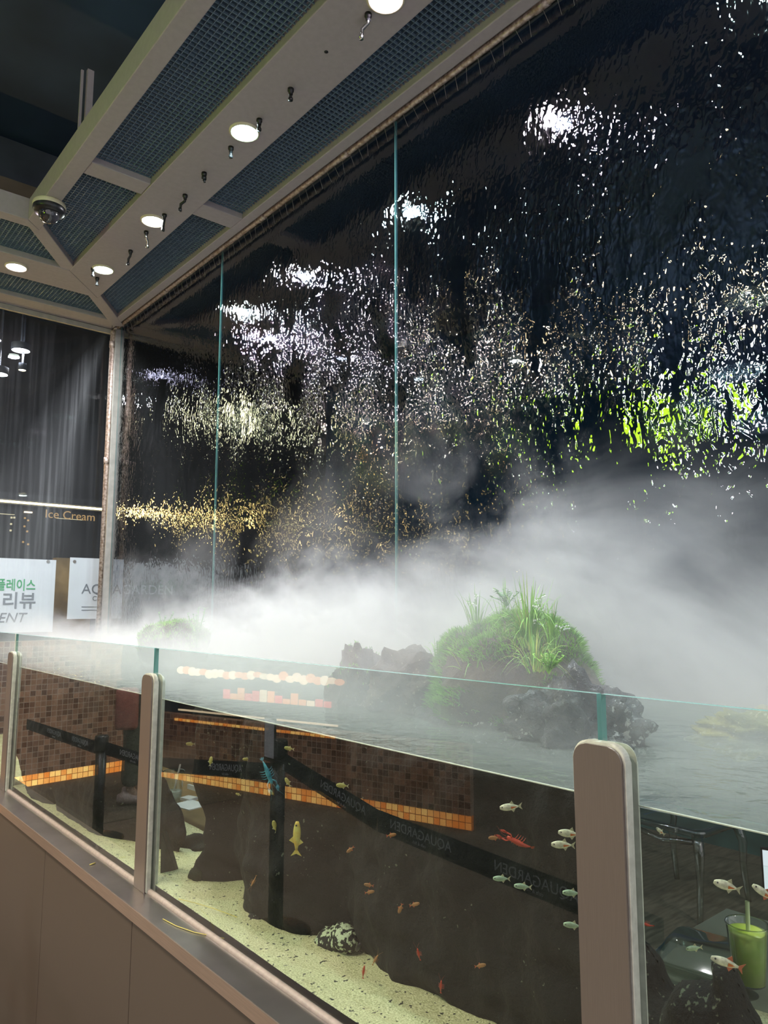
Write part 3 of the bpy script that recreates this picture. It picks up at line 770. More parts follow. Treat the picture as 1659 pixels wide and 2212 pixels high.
# ---- rocks
def seg_dist(P, A, Bq):
    d = Bq-A; t = np.clip(((P-A)@d)/max(1e-12, d@d), 0, 1)
    return np.linalg.norm(P-(A+t[:, None]*d), axis=1)
def inside(P, poly):
    n = len(poly); r = np.zeros(len(P), bool)
    for i in range(n):
        a, b = poly[i], poly[(i+1) % n]
        c = ((a[1] > P[:, 1]) != (b[1] > P[:, 1]))
        xx = (b[0]-a[0])*(P[:, 1]-a[1])/((b[1]-a[1]) if abs(b[1]-a[1]) > 1e-9 else 1e-9)+a[0]
        r ^= c & (P[:, 0] < xx)
    return r
def slab_rock(label, pts, XC, thick, material='rock_black', rad=.07, cell=.009, seed=0, amp=.02, name='dark_rock'):
    """a lump of rock with real thickness whose silhouette follows pts (photo pixels at the real distance X)"""
    if isinstance(XC, (int, float)): Xf = lambda yy: XC
    else:
        # foot points where the rock meets the sand give its course in plan
        ft = sorted((px(x, y, Z=.703).y, max(1.03+thick/2, px(x, y, Z=.703).x+thick*.35)) for x, y in XC)
        fy = [q[0] for q in ft]; fx = [q[1] for q in ft]
        Xf = lambda yy: float(np.interp(yy, fy, fx))
    def place(x, y):
        X = 1.2
        for _ in range(12): X = Xf(px(x, y, X=X).y)
        q = px(x, y, X=X); return (q.y, min(ZW-.012, q.z))
    poly = np.array([place(x, y) for x, y in pts])
    lo = poly.min(0)-cell*2; hi = poly.max(0)+cell*2
    ns = ((hi-lo)/cell).astype(int)+1
    gy = lo[0]+np.arange(ns[0]+1)*cell; gz = lo[1]+np.arange(ns[1]+1)*cell
    G = np.stack(np.meshgrid(gy, gz, indexing='ij'), -1).reshape(-1, 2)
    # ragged rim
    J = G + np.array([[.016*noise.fractal(Vector((q[0]*16, q[1]*16, seed)), .8, 2, 4), .016*noise.fractal(Vector((q[0]*16, q[1]*16, seed+9)), .8, 2, 4)] for q in G])
    D = np.full(len(G), 9.)
    for i in range(len(poly)): D = np.minimum(D, seg_dist(J, poly[i], poly[(i+1) % len(poly)]))
    ins = inside(J, poly); D = np.where(ins, D, 0)
    H, Wd = ns[0]+1, ns[1]+1
    inn = ins.reshape(H, Wd); Dm = D.reshape(H, Wd)
    bm = B(); F = {}; K = {}
    def vf(i, j, s):
        d_ = F if s < 0 else K
        if (i, j) not in d_:
            u = min(1, Dm[i, j]/rad); prof = math.sqrt(max(0, 1-(1-u)**2))
            y, z = gy[i], gz[j]
            nn = noise.fractal(Vector((y*9, z*9, seed+s*3)), .8, 2, 5)
            off = prof*(thick/2 + amp*nn)
            if prof <= 0:
                d_[(i, j)] = F[(i, j)] = K[(i, j)] = bm.verts.new((Xf(y), y, z))
            else: d_[(i, j)] = bm.verts.new((Xf(y)+s*off, y, z))
        return d_[(i, j)]
    for i in range(H-1):
        for j in range(Wd-1):
            c = inn[i:i+2, j:j+2].sum()
            if c >= 1:
                for s in (-1, 1):
                    q = [vf(i, j, s), vf(i+1, j, s), vf(i+1, j+1, s), vf(i, j+1, s)]
                    if len(set(q)) == 4: 
                        try: bm.faces.new(q)
                        except ValueError: pass
    for _ in range(3): bmesh.ops.smooth_vert(bm, verts=bm.verts, factor=.5, use_axis_x=True, use_axis_y=True, use_axis_z=True)
    o = meshobj(name, bm, material, None, True)
    return tag(o, label, 'rock')
slab_rock('low dark rock at the far left end of the sand', [(66, 1705), (70, 1722), (92, 1750), (104, 1756), (124, 1730), (122, 1690), (90, 1680)], [(92, 1750)], .06, seed=1, rad=.04)
slab_rock('long jagged black rock behind the middle clamp', [(124, 1722), (126, 1766), (154, 1782), (166, 1800), (192, 1812), (207, 1826), (216, 1828), (228, 1806), (250, 1812), (272, 1818), (310, 1826), (335, 1850), (376, 1846), (393, 1830), (400, 1800), (392, 1762), (380, 1736), (366, 1712), (356, 1690), (350, 1660), (348, 1620), (345, 1480), (240, 1440), (60, 1420), (28, 1440), (30, 1600), (66, 1715), (90, 1752)], [(66, 1715), (154, 1782), (192, 1812), (272, 1818), (376, 1846)], .06, seed=2, rad=.12)
slab_rock('small rounded black rock standing alone in the sand gap', [(398, 1826), (402, 1806), (416, 1800), (426, 1806), (434, 1822), (450, 1830), (452, 1846), (432, 1846), (412, 1846), (400, 1838)], [(432, 1846)], .10, 'rock_mossy', seed=3, rad=.04, cell=.006)
slab_rock('huge black rock wall filling the middle of the tank', [(412, 1890), (420, 1878), (428, 1874), (432, 1858), (444, 1844), (456, 1832), (458, 1812), (454, 1780), (446, 1740), (436, 1706), (432, 1690), (434, 1600), (436, 1450), (1000, 1500), (1320, 1600), (1350, 1900), (1356, 2212), (1360, 2300), (1200, 2290), (1090, 2222), (1005, 2196), (960, 2165), (900, 2140), (832, 2106), (824, 2074), (800, 2048), (788, 2036), (760, 2034), (720, 2030), (668, 2026), (620, 2016), (570, 2004), (545, 1985), (530, 1960), (518, 1935), (520, 1906), (480, 1906), (452, 1912), (430, 1908), (418, 1900)], [(430, 1908), (520, 1906), (545, 1985), (620, 2016), (760, 2034), (832, 2106), (1005, 2196), (1090, 2222)], .10, seed=4, cell=.0095, amp=.03)
slab_rock('small black rock with white lichen on the sand', [(674, 2034), (690, 2016), (704, 2002), (725, 1996), (745, 1998), (762, 2010), (766, 2032), (764, 2060), (752, 2066), (742, 2054), (715, 2054), (692, 2046)], [(715, 2056)], .06, 'rock_lichen', seed=5, rad=.03, cell=.004, amp=.006)
slab_rock('tiny pale-flecked rock peeking out under the rock wall', [(538, 1974), (546, 1966), (560, 1975), (566, 1990), (556, 1998), (544, 1990)], [(556, 1998)], .04, 'rock_lichen', seed=6, rad=.02, cell=.004, amp=.004)
slab_rock('small crusty black lump at the left foot of the rock wall', [(408, 1892), (412, 1880), (424, 1874), (434, 1880), (438, 1896), (428, 1908), (414, 1904)], [(420, 1908)], .05, 'rock_mossy', seed=12, rad=.03, cell=.005, amp=.006)
slab_rock('black rock slope just right of the largest clamp', [(1370, 2010), (1395, 2030), (1403, 2036), (1404, 2055), (1425, 2070), (1436, 2110), (1438, 2135), (1455, 2150), (1470, 2165), (1500, 2212), (1500, 2300), (1370, 2300)], 1.22, .14, seed=7)
slab_rock('horned mossy black rock in the bottom right corner', [(1440, 2212), (1445, 2165), (1470, 2140), (1490, 2130), (1520, 2132), (1536, 2124), (1552, 2112), (1556, 2098), (1566, 2092), (1580, 2100), (1592, 2120), (1598, 2150), (1608, 2180), (1622, 2212), (1640, 2300), (1440, 2300)], 1.14, .12, 'rock_mossy', seed=8, rad=.06, cell=.006)
# slate slab leaning
t0 = B()
pp = [px(348, 1795, X=1.06), px(356, 1800, X=1.08), px(384, 1896, X=1.12), px(346, 1906, X=1.06)]
vs = [t0.verts.new(q) for q in pp]; f = t0.faces.new(vs)
r_ = bmesh.ops.extrude_face_region(t0, geom=[f]); bmesh.ops.translate(t0, verts=[v for v in r_['geom'] if isinstance(v, bmesh.types.BMVert)], vec=(.012, .004, 0))
tag(meshobj('slate_slab', t0, 'slate'), 'thin grey slate slab leaning behind the middle clamp on sand', 'rock')

# ---- island above the water
def ball_rock(name, label, cx, cy_, w, h, X, material, seed, amp=.22, k=1.0, sub=5, freq=1.6, zf=None):
    c = px(cx, cy_, X=X); tt = (c-CAMP).dot(Fv)
    rr = w/2*tt/FPX; rz = h/2*tt/FPX
    bm = B(); bmesh.ops.create_icosphere(bm, subdivisions=sub, radius=1)
    for v in bm.verts:
        n_ = v.co.normalized()
        d = 1 + amp*noise.fractal(n_*freq+Vector((seed, seed*2, 0)), .9, 2.1, 6) - amp*.4*abs(noise.noise(n_*4+Vector((seed, 0, 0))))
        v.co = Vector((n_.x*rr*k*d, n_.y*rr*d, n_.z*rz*d))
    o = meshobj(name, bm, material, None, True); o.location = c
    return tag(o, label, 'rock'), c, rr, rz
ball_rock('island_rock', 'brown round rock at the left end of the grassy island', 780, 1500, 165, 185, 1.42, 'rock_brown', 3, k=.8, amp=.32, freq=2.2)
ball_rock('island_rock', 'low brown ridge rock between round rock and grassy mound', 890, 1490, 230, 170, 1.46, 'rock_brown', 6, k=.8, amp=.3, freq=2.2)
mound, mc, mr, mz = ball_rock('grassy_mound', 'tall rocky mound covered with bright green grass and moss', 1105, 1530, 440, 400, 1.52, 'rock_mound', 11, amp=.15, k=.7, sub=5)
mound['category'] = 'mound'
ball_rock('island_rock', 'wet grey rock at the right foot of the grassy mound', 1240, 1600, 280, 260, 1.40, 'rock_wet', 23, amp=.42, k=.8, freq=2.2)
ball_rock('island_rock', 'dark submerged shelf of rock in front of the mound', 1010, 1615, 430, 190, 1.42, 'rock_wet', 31, amp=.2, k=.5)
ball_rock('island_rock', 'yellow-green rock with painted-in lamp glow breaking the water at far right', 1640, 1585, 250, 90, 1.78, 'rock_yellow', 41, amp=.5, k=.9, freq=2.6)
ball_rock('island_rock', 'round yellow stone above the yellow-green rock at right edge', 1650, 1548, 50, 50, 1.85, 'rock_yellow', 43, amp=.1)
fr_, fc, frr, frz = ball_rock('fern_rock', 'small mossy rock almost lost in the fog at left', 375, 1400, 150, 120, 1.62, 'rock_mound', 51, amp=.2)

# moss and grass on the mound: sample its surface
def surf(o, n, cond, seed):
    rnd = random.Random(seed); me = o.data; out = []
    polys = list(me.polygons); areas = [q.area for q in polys]; 
    while len(out) < n:
        q = rnd.choices(polys, areas, k=64)
        for f in q:
            v = [me.vertices[i].co for i in f.vertices]; a, b = rnd.random(), rnd.random()
            if a+b > 1: a, b = 1-a, 1-b
            c = v[0]+(v[1]-v[0])*a+(v[2]-v[0])*b
            if cond(c, f.normal): out.append((c.copy(), f.normal.copy()))
            if len(out) >= n: break
    return out
def blades(bm, pts, h0, h1, w, rnd, bend=.5, up=.6):
    for c, n_ in pts:
        h = rnd.uniform(h0, h1); d = (n_*(1-up)+Vector((0, 0, up))+Vector((rnd.uniform(-.35, .35), rnd.uniform(-.35, .35), 0))).normalized()
        s = d.cross(Vector((rnd.uniform(-1, 1), rnd.uniform(-1, 1), .1))).normalized()*w
        out = Vector((n_.x, n_.y, 0))*bend*h
        p1 = c+d*h*.5; p2 = c+d*h+out*.5-Vector((0, 0, bend*h*.25))
        a = [bm.verts.new(q) for q in (c-s, c+s, p1+s*.8, p1-s*.8, p2)]
        bm.faces.new(a[:4]); bm.faces.new((a[3], a[2], a[4]))
rnd = random.Random(3)
def mosscond(c, n_):
    return n_.z > -.05 and c.z > -.02 and (noise.noise(c*7+Vector((2, 0, 0))) > -.18 or c.z > mz*.55)
bm = B(); blades(bm, surf(mound, 15000, mosscond, 1), .006, .022, .0012, rnd, .5, .35)
o = meshobj('moss', bm, 'grass', mound); o['kind'] = 'stuff'
rk = bpy.data.objects['island_rock']
bm = B(); blades(bm, surf(rk, 500, lambda c, n_: n_.z > .75, 2), .005, .014, .0012, rnd)
o = meshobj('moss', bm, 'grass', rk); o['kind'] = 'stuff'
bm = B(); blades(bm, surf(fr_, 2600, lambda c, n_: n_.z > .1, 4), .008, .025, .0018, rnd)
o = meshobj('moss', bm, 'grass', fr_); o['kind'] = 'stuff'

def clump(label, x, y, X, n, h0, h1, spread, arch, seed, w=.0021, dry=.1, seedheads=0):
    rd = random.Random(seed); base = px(x, y, X=X)
    t = thing('grass_clump', label, 'grass', tuple(base))
    g1, g2, g3 = B(), B(), B()
    for k in range(n):
        a = rd.uniform(0, 6.283); r_ = rd.random()**.7*spread; h = rd.uniform(h0, h1)
        c = Vector((math.cos(a)*r_*.6, math.sin(a)*r_*.6, rd.uniform(-.02, 0)))
        ar = arch*rd.random()**1.5
        pts = []
        for q in range(7):
            u = q/6; th = u*ar*2.4
            pts.append(c+Vector((math.cos(a)*(r_*u*.8+ar*h*u*u*.9), math.sin(a)*(r_*u*.8+ar*h*u*u*.9), h*(u-ar*1.25*u*u*u))))
        tube(g2 if rd.random() < dry else g1, pts, [w, w*.95, w*.9, w*.8, w*.6, w*.4, w*.1], 4, flat=.4)
    for k in range(seedheads):
        a = rd.uniform(0, 6.283); h = rd.uniform(h0, h1)*1.0; o2 = Vector((math.cos(a), math.sin(a), 0))
        pts = [o2*(u*u*.04)+Vector((0, 0, h*(u-.25*u**4))) for u in (0, .3, .6, .8, .9, 1)]
        tube(g1, pts, [w*.6]*6, 4)
        for q in range(9):
            u = .75+.25*q/8; cpt = o2*(u*u*.04)+Vector((rd.uniform(-.006, .006), rd.uniform(-.006, .006), h*(u-.25*u**4)-.004))
            bmesh.ops.create_icosphere(g3, subdivisions=1, radius=.0021, matrix=Matrix.Translation(cpt))
    o = meshobj('blades', g1, 'grass', t); o['kind'] = 'stuff'
    if g2.verts: o = meshobj('dry_blades', g2, 'grass_dry', t); o['kind'] = 'stuff'
    else: g2.free()
    if seedheads: o = meshobj('seed_heads', g3, 'flower_white', t); o['kind'] = 'stuff'
    else: g3.free()
clump('tallest arching grass clump on top of the mound', 1145, 1385, 1.42, 170, .07, .19, .038, .75, 1, w=.0015, seedheads=4)
clump('upright fine grass spikes at the left top of the mound', 1030, 1350, 1.50, 20, .05, .13, .03, .25, 2, seedheads=3)
clump('grass clump with drooping seed heads on the right shoulder', 1192, 1400, 1.42, 26, .05, .14, .02, .3, 3, seedheads=5)
clump('long hanging grass tuft on the front of the mound', 1155, 1435, 1.34, 70, .05, .12, .04, 1.0, 4, w=.0014, dry=.35)
clump('thin grass sprigs at the far left slope of the mound', 945, 1420, 1.45, 9, .04, .09, .02, .5, 5)
clump('single arching grass sprigs behind the mound top', 1090, 1350, 1.55, 12, .06, .15, .03, .6, 6, seedheads=2)
clump('short grass tuft in the middle of the mound front', 1025, 1440, 1.38, 22, .03, .08, .05, 1.0, 7, dry=.25)
# small leafy plants
def leafy(label, x, y, X, n, h, spread, ls, seed, material='fern'):
    rd = random.Random(seed); t = thing('leafy_plant', label, 'plant', tuple(px(x, y, X=X)))
    st, lf = B(), B()
    for k in range(n):
        a = rd.uniform(0, 6.28); e = Vector((math.cos(a)*spread*rd.random(), math.sin(a)*spread*rd.random(), h*rd.uniform(.5, 1)))
        pts = [Vector((0, 0, 0)), e*.5+Vector((0, 0, h*.1)), e]
        tube(st, pts, .0012, 4)
        for q in range(7):
            u = .3+.7*q/6; c = e*u+Vector((0, 0, h*.1*(1-u))); b_ = rd.uniform(0, 6.28)
            d = Vector((math.cos(b_), math.sin(b_), .25))*ls; s = Vector((-math.sin(b_), math.cos(b_), 0))*ls*.35
            vs = [lf.verts.new(c+q2) for q2 in (Vector(), d*.5+s, d, d*.5-s)]; lf.faces.new(vs)
    meshobj('stems', st, material, t); o = meshobj('leaves', lf, material, t); o['kind'] = 'stuff'
leafy('dark ferny plant between the grasses on the mound top', 1095, 1310, 1.5, 9, .05, .05, .014, 1)
leafy('small round-leaved plant hanging at the mound foot above the glass edge', 1185, 1455, 1.28, 16, .045, .05, .010, 2, 'grass')
leafy('leafy sprig rising from the foggy rock at left', 425, 1402, 1.6, 9, .20, .06, .018, 3)
leafy('bushy little plant on the foggy rock at left', 352, 1370, 1.62, 14, .11, .12, .018, 4)

# ================================================================== animals in the tank
def fish_mesh(L, body, fin, deep=.3, mark=None, seed=0):
    root = thing('fish', '', 'fish')
    bm = B(); n = 11; rings = []
    for i in range(n):
        u = i/(n-1); x = L*(.5-u*.82)
        hh = L*deep*.5*(math.sin(math.pi*min(1, u*.92+.07))**.75)*(1-.25*u) + L*.012
        if i == n-1: hh = L*.035
        rings.append([bm.verts.new((x, math.cos(2*math.pi*k/12)*hh*.42, math.sin(2*math.pi*k/12)*hh)) for k in range(12)])
    for a, b in zip(rings, rings[1:]):
        for k in range(12): bm.faces.new((a[k], a[(k+1) % 12], b[(k+1) % 12], b[k]))
    bm.faces.new(rings[0][::-1]); bm.faces.new(rings[-1])
    meshobj('body', bm, body, root, True)
    def fin_(name, pts, m_=fin):
        bm = B(); a = [bm.verts.new((x*L, -.004*L, z*L)) for x, z in pts]; b = [bm.verts.new((x*L, .004*L, z*L)) for x, z in pts]
        bm.faces.new(a); bm.faces.new(b[::-1])
        for i in range(len(pts)): bm.faces.new((a[i], b[i], b[(i+1) % len(pts)], a[(i+1) % len(pts)]))
        return meshobj(name, bm, m_, root)
    fin_('tail_fin', [(-.30, .02), (-.50, .16), (-.43, 0), (-.50, -.16), (-.30, -.02)])
    fin_('dorsal_fin', [(.08, deep*.42), (-.05, deep*.42+.13), (-.14, deep*.3)])
    fin_('anal_fin', [(.0, -deep*.42), (-.10, -deep*.42-.10), (-.20, -deep*.22)])
    bm = B(); 
    for s in (-1, 1): bmesh.ops.create_icosphere(bm, subdivisions=1, radius=L*.032, matrix=Matrix.Translation((L*.40, s*L*deep*.15, L*.025)))
    meshobj('eyes', bm, 'black_mark', root)
    if mark:
        bm = B()
        for s in (-1, 1):
            yy = s*L*deep*.222
            vs = [bm.verts.new((x*L, yy*k, z*L)) for x, z, k in ((.02, .04, 1), (-.30, .0, .22), (.0, -.07, .95))]
            bm.faces.new(vs)
        meshobj('side_patch', bm, mark, root)
    return root
PROT = {}
def place_fish(kind, x, y, X, ang, label, L=None, group=None, yaw=0):
    if kind not in PROT:
        a = dict(rasbora=(.040, 'silver_fish', 'fin', .34, 'orange_mark'), tetra=(.032, 'green_fish', 'fin', .34, None), pale=(.034, 'pale_fish', 'fin', .40, None),
                 yellow=(.085, 'yellow_fish', 'yellow_fish', .22, None), orange=(.026, 'brown_fish', 'fin_red', .38, None), redline=(.05, 'silver_fish', 'fin_red', .26, 'orange_mark'))[kind]
        r = fish_mesh(*a[:4], mark=a[4]); PROT[kind] = r
    else: r = dup(PROT[kind])
    r.location = px(x, y, X=X); r['label'] = label; r['category'] = 'fish'
    if group: r['group'] = group
    # local x (nose) points along the picture direction ang (deg, 0 = picture left, 90 = up)
    a = math.radians(ang)
    nose = (-Rv*math.cos(a) + Uv*math.sin(a)); nose = (nose + Fv*math.sin(math.radians(yaw))).normalized()
    side = Fv; z = nose.cross(side).normalized()
    if z.dot(Vector((0, 0, 1))) < 0 and abs(ang) < 80: z = -z
    y_ = z.cross(nose)
    r.rotation_euler = Matrix((nose, y_, z)).transposed().to_euler()
    if L: r.scale = (L,)*3
RS = 'silver rasboras with an orange flank patch'
place_fish('rasbora', 1104, 1743, 1.06, -5, 'silver rasbora swimming alone below the waterline left of the big clamp', group=RS)
place_fish('rasbora', 1232, 1801, 1.06, 8, 'silver rasbora, upper of the two close together beside the big clamp', group=RS)
place_fish('rasbora', 1217, 1825, 1.06, 3, 'silver rasbora, lower of the two close together beside the big clamp', group=RS)
place_fish('rasbora', 1572, 1914, 1.06, 18, 'silver rasbora above the straw of the green drink', L=1.0, group=RS)
place_fish('rasbora', 1427, 1796, 1.5, 40, 'small rasbora in front of the clear chair seat', L=.6, group=RS)
place_fish('redline', 1572, 2081, 1.10, 20, 'red-striped fish below the plastic tray at lower right')
place_fish('redline', 1652, 1930, 1.08, 35, 'red-finned fish cut by the right edge over the white paper', L=.8)
GT = 'pale green tetras near the rock wall'
place_fish('tetra', 1084, 1898, 1.08, 2, 'pale green tetra, leftmost of the row left of the clamp', group=GT)
place_fish('tetra', 1130, 1915, 1.08, 6, 'pale green tetra just above the green glint', group=GT)
place_fish('tetra', 1236, 1929, 1.07, 4, 'pale green tetra touching the clamp side, middle height', group=GT)
place_fish('tetra', 1238, 1999, 1.07, 8, 'pale green tetra, lowest of those beside the clamp', group=GT)
place_fish('tetra', 1500, 2048, 1.40, -6, 'pale green tetra in front of the clear plastic tray', group=GT)
PF = 'small pale yellow fish in the left half of the tank'
for x, y, a, lb, L in [(740, 1697, 5, 'pale yellow fish right of the mosaic corner', .9), (625, 1617, 10, 'pale yellow fish just under the waterline near the barrier post', .8), (533, 1640, 0, 'tiny pale yellow fish between the blue crayfish and the drifting angelfish', .7),
                       (592, 1713, 15, 'pale yellow fish over the barrier post under the crayfish', .9), (455, 1645, 100, 'pale yellow fish swimming straight up over the mosaic', .9), (412, 1607, 0, 'round pale yellow fish above the iced cup', .9),
                       (258, 1572, 110, 'tiny bright yellow fish over the dark trousers', .6), (80, 1600, 80, 'tiny yellow fish beside the far left clamp', .6), (515, 1716, 20, 'tiny yellow fish over the amber strip', .5),
                       (622, 1690, 60, 'dull yellow fish right of the barrier post', .8), (594, 1786, 75, 'slender yellow fish swimming upright on the barrier post', 1.0)]:
    place_fish('pale', x, y, 1.12, a, lb, L, PF)
place_fish('pale', 467, 1604, 1.3, 60, 'large pale banded angelfish below the waterline', 2.4)
place_fish('yellow', 641, 1812, 1.07, 92, 'bright yellow algae eater hanging head up on the glass', yaw=0)
OF = 'tiny orange fish scattered over the rock wall'
for x, y, a, lb in [(845, 1804, 170, 'tiny orange fish above the barrier belt writing'), (1068, 1810, 0, 'tiny orange fish left of the red crayfish'), (757, 1835, -40, 'tiny orange fish below the belt near the rock wall middle'), (797, 1912, 10, 'tiny orange fish, upper of a close pair'),
                    (798, 1927, 170, 'tiny orange fish, lower of a close pair'), (895, 1954, 165, 'tiny orange fish lower centre of the rock wall'), (1037, 2086, 170, 'tiny orange fish low over the rock wall'), (865, 1962, -70, 'tiny dull fish beside the lower centre one')]:
    place_fish('orange', x, y, 1.10, a, lb, .85, OF)

def crayfish(x, y, X, ang, S, shell, label, name='crayfish', claws=True):
    t = thing(name, label, 'crayfish' if claws else 'shrimp', tuple(px(x, y, X=X)))
    bm = B(); bend = []
    for i in range(12):
        u = i/11; r_ = S*(.085*math.sin(math.pi*min(1, .15+u*.75))**.7)*(1 if u < .5 else 1-(u-.5)*.9)*(1+.12*(i % 2)*(u > .4))
        bend.append((Vector((S*(.45-u*.85), 0, -S*.10*max(0, u-.5)**2*4)), max(.0006, r_)))
    tube(bm, [b[0] for b in bend], [b[1] for b in bend], 10); meshobj('body', bm, shell, t, True)
    bm = B()
    for s in (-.5, -.2, .2, .5, 0):
        e = Vector((-S*.40, 0, -S*.10)); d = Vector((-math.cos(s)*S*.16, math.sin(s)*S*.16, -S*.03)); w = Vector((0, S*.025, 0))
        vs = [bm.verts.new(q) for q in (e, e+d*.6+w, e+d, e+d*.6-w)]; bm.faces.new(vs)
    meshobj('tail_fan', bm, shell, t)
    for s in (-1, 1):
        if claws:
            bm = B(); tube(bm, [(S*.30, s*S*.05, 0), (S*.42, s*S*.17, .0), (S*.58, s*S*.16, .0)], [S*.02, S*.024, S*.03], 6)
            tube(bm, [(S*.56, s*S*.16, 0), (S*.68, s*S*.18, 0), (S*.80, s*S*.14, 0)], [S*.035, S*.045, S*.005], 6, flat=.6)
            tube(bm, [(S*.60, s*S*.13, 0), (S*.70, s*S*.11, 0), (S*.78, s*S*.12, 0)], [S*.02, S*.018, S*.004], 6)
            meshobj('claw', bm, shell, t, True)
        for k in range(4):
            bm = B(); x0 = S*(.22-.09*k); tube(bm, [(x0, s*S*.04, -S*.03), (x0-S*.02, s*S*.17, -S*.03), (x0-S*.05, s*S*.24, -S*.12)], [S*.012, S*.010, S*.004], 5); meshobj('leg', bm, shell, t)
        bm = B(); tube(bm, [(S*.44, s*S*.02, S*.02), (S*.7, s*S*.10, S*.08), (S*.98, s*S*.26, S*.04)], [S*.006, S*.004, S*.0015], 4); meshobj('antenna', bm, shell, t)
    a = math.radians(ang); nose = (-Rv*math.cos(a)+Uv*math.sin(a)).normalized()
    z = (-Fv*.75 + nose.cross(Fv)*.4); z = (z-nose*z.dot(nose)).normalized(); y_ = z.cross(nose)
    t.rotation_euler = Matrix((nose, y_, z)).transposed().to_euler()
crayfish(578, 1668, 1.06, 250, .072, 'blue_shell', 'turquoise blue crayfish clinging to the glass over the barrier post')
crayfish(1122, 1822, 1.10, 28, .055, 'red_shell', 'red crayfish on the rock wall left of the big clamp')
crayfish(712, 1637, 1.20, 150, .045, 'red_shell', 'red shrimp under the waterline at the mosaic corner', 'shrimp', False)
for x, y, a, s, lb in [(785, 2100, 100, .03, 'tiny red shrimp on the sand below the lichen rock'), (904, 2062, 80, .026, 'tiny red shrimp low on the rock wall'), (952, 2132, 95, .026, 'tiny red shrimp at the sand edge near the bottom centre'),
                       (548, 1904, 300, .03, 'small brown shrimp on the rock wall left of the barrier post'), (1398, 1998, 20, .022, 'tiny bright red shrimp hugging the right side of the big clamp'), (810, 2074, 120, .026, 'orange shrimp at the ragged sand edge')]:
    crayfish(x, y, 1.07, a, s, 'red_shell' if 'red' in lb else 'brown_fish', lb, 'shrimp', False)
# mussel and thin yellow lines
bm = B(); bmesh.ops.create_uvsphere(bm, u_segments=12, v_segments=8, radius=1, matrix=Matrix.Translation(px(774, 2046, X=1.07)) @ Matrix.Rotation(.6, 4, 'X') @ Matrix.Diagonal((.004, .005, .013, 1)))
tag(meshobj('mussel_shell', bm, 'black_mark', None, True), 'small dark oval mussel shell on sand beside the lichen rock', 'shell')
def cord(pts, label, Z, name='painted_led_reflection', r=.0012):
    bm = B(); tube(bm, [px(x, y, Z=Z) for x, y in pts], r, 6); return tag(meshobj(name, bm, 'yellow_line', None, True), label, 'cord')  # draws a thin yellow line, also for the painted LED reflection
cord([(386, 1942), (420, 1950), (460, 1962), (512, 1981)], 'thin yellow line on the sand behind the silicone bead', ZS+.012, 'yellow_strand')  # thin yellow strand laid along the sand
cord([(352, 1985), (380, 2000), (420, 2014), (484, 2027)], 'LED reflection on the steel ledge, modelled as a thin yellow strand', ZL+.002)  # reflection of the LED strip, put in as a thin yellow strand
cord([(194, 1868), (200, 1866), (206, 1864)], 'tiny yellow crumb on the edge of the steel ledge', ZL+.003, 'yellow_crumb', .002)

# ================================================================== seen through the tank: café beyond
TZ = .615
t = thing('cafe_table', 'dark table with glassy green edge behind the rear glass at right', 'table', (2.15, .75, 0))
bm = B(); box(bm, -.34, -.45, TZ-.03, .25, .42, TZ); meshobj('tabletop', bm, 'table_top', t)
bm = B(); box(bm, -.345, -.455, TZ-.032, -.335, .425, TZ+.004); meshobj('edge', bm, 'table_edge', t)
bm = B(); tube(bm, [(0, 0, .02), (0, 0, TZ-.03)], .03); lathe(bm, [(0, .012), (.2, .012), (.21, .02), (.03, .035)], 20); meshobj('pedestal', bm, 'black_plastic', t)
t = thing('cafe_table', 'pale wooden table behind the rear glass seen through the rock gap', 'table', (1.76, 3.8, 0))
TZ2 = .600
bm = B(); box(bm, -.34, -.9, TZ2-.02, .2, 1.2, TZ2); meshobj('tabletop', bm, 'warm_wood', t)
bm = B(); box(bm, -.352, -.905, TZ2-.05, -.34, 1.205, TZ2+.002); meshobj('edge', bm, 'table_edge', t)
bm = B(); tube(bm, [(0, 0, .02), (0, 0, TZ2-.03)], .03); meshobj('pedestal', bm, 'black_plastic', t)
def cup(x, y0, y1, X, wpx, label, fill, fcol, straw, smat, slean):
    b = px(x, y1, X=X); tp = px(x, y0, X=X); tt = (b-CAMP).dot(Fv); r = wpx/2*tt/FPX; H = tp.z-b.z
    t = thing('plastic_cup', label, 'cup', tuple(b))
    bm = B(); lathe(bm, [(0, .002), (r*.70, .002), (r*.73, .006), (r*.98, H-.006), (r*1.02, H-.003), (r*1.0, H), (r*.95, H-.004)], 28); meshobj('cup_wall', bm, 'cup_plastic', t, True)
    bm = B(); lathe(bm, [(0, .004), (r*.70, .006), (r*(.72+.23*fill), H*fill), (0, H*fill)], 28); meshobj('drink', bm, fcol, t, True)
    bm = B(); d = Rv*slean; tube(bm, [Vector((0, 0, .02))-d*.3, Vector((0, 0, H*straw))+d], .0052 if slean < .02 else .004, 10, cap=False); meshobj('straw', bm, smat, t, True)
cup(1621, 1995, 2125, 1.93, 88, 'clear plastic cup of green-yellow iced drink with a thick straw', .86, 'green_drink', 1.35, 'straw', .004)
cup(373, 1664, 1744, 1.53, 46, 'half empty iced cup with pink straw behind the rock gap', .45, 'ice_drink', 1.18, 'straw_pink', .028)
t = thing('plastic_tray', 'clear plastic clamshell food tray beside the green drink', 'tray', tuple(px(1530, 2110, X=1.98)), rz=.15)
bm = B(); 
def rrect(w, d, r, z):
    p_ = []
    for cx_, cy_, a0 in ((w-r, d-r, 0), (-w+r, d-r, 90), (-w+r, -d+r, 180), (w-r, -d+r, 270)):
        for k in range(5): a = math.radians(a0+22.5*k); p_.append(Vector((cx_+r*math.cos(a), cy_+r*math.sin(a), z)))
    return p_
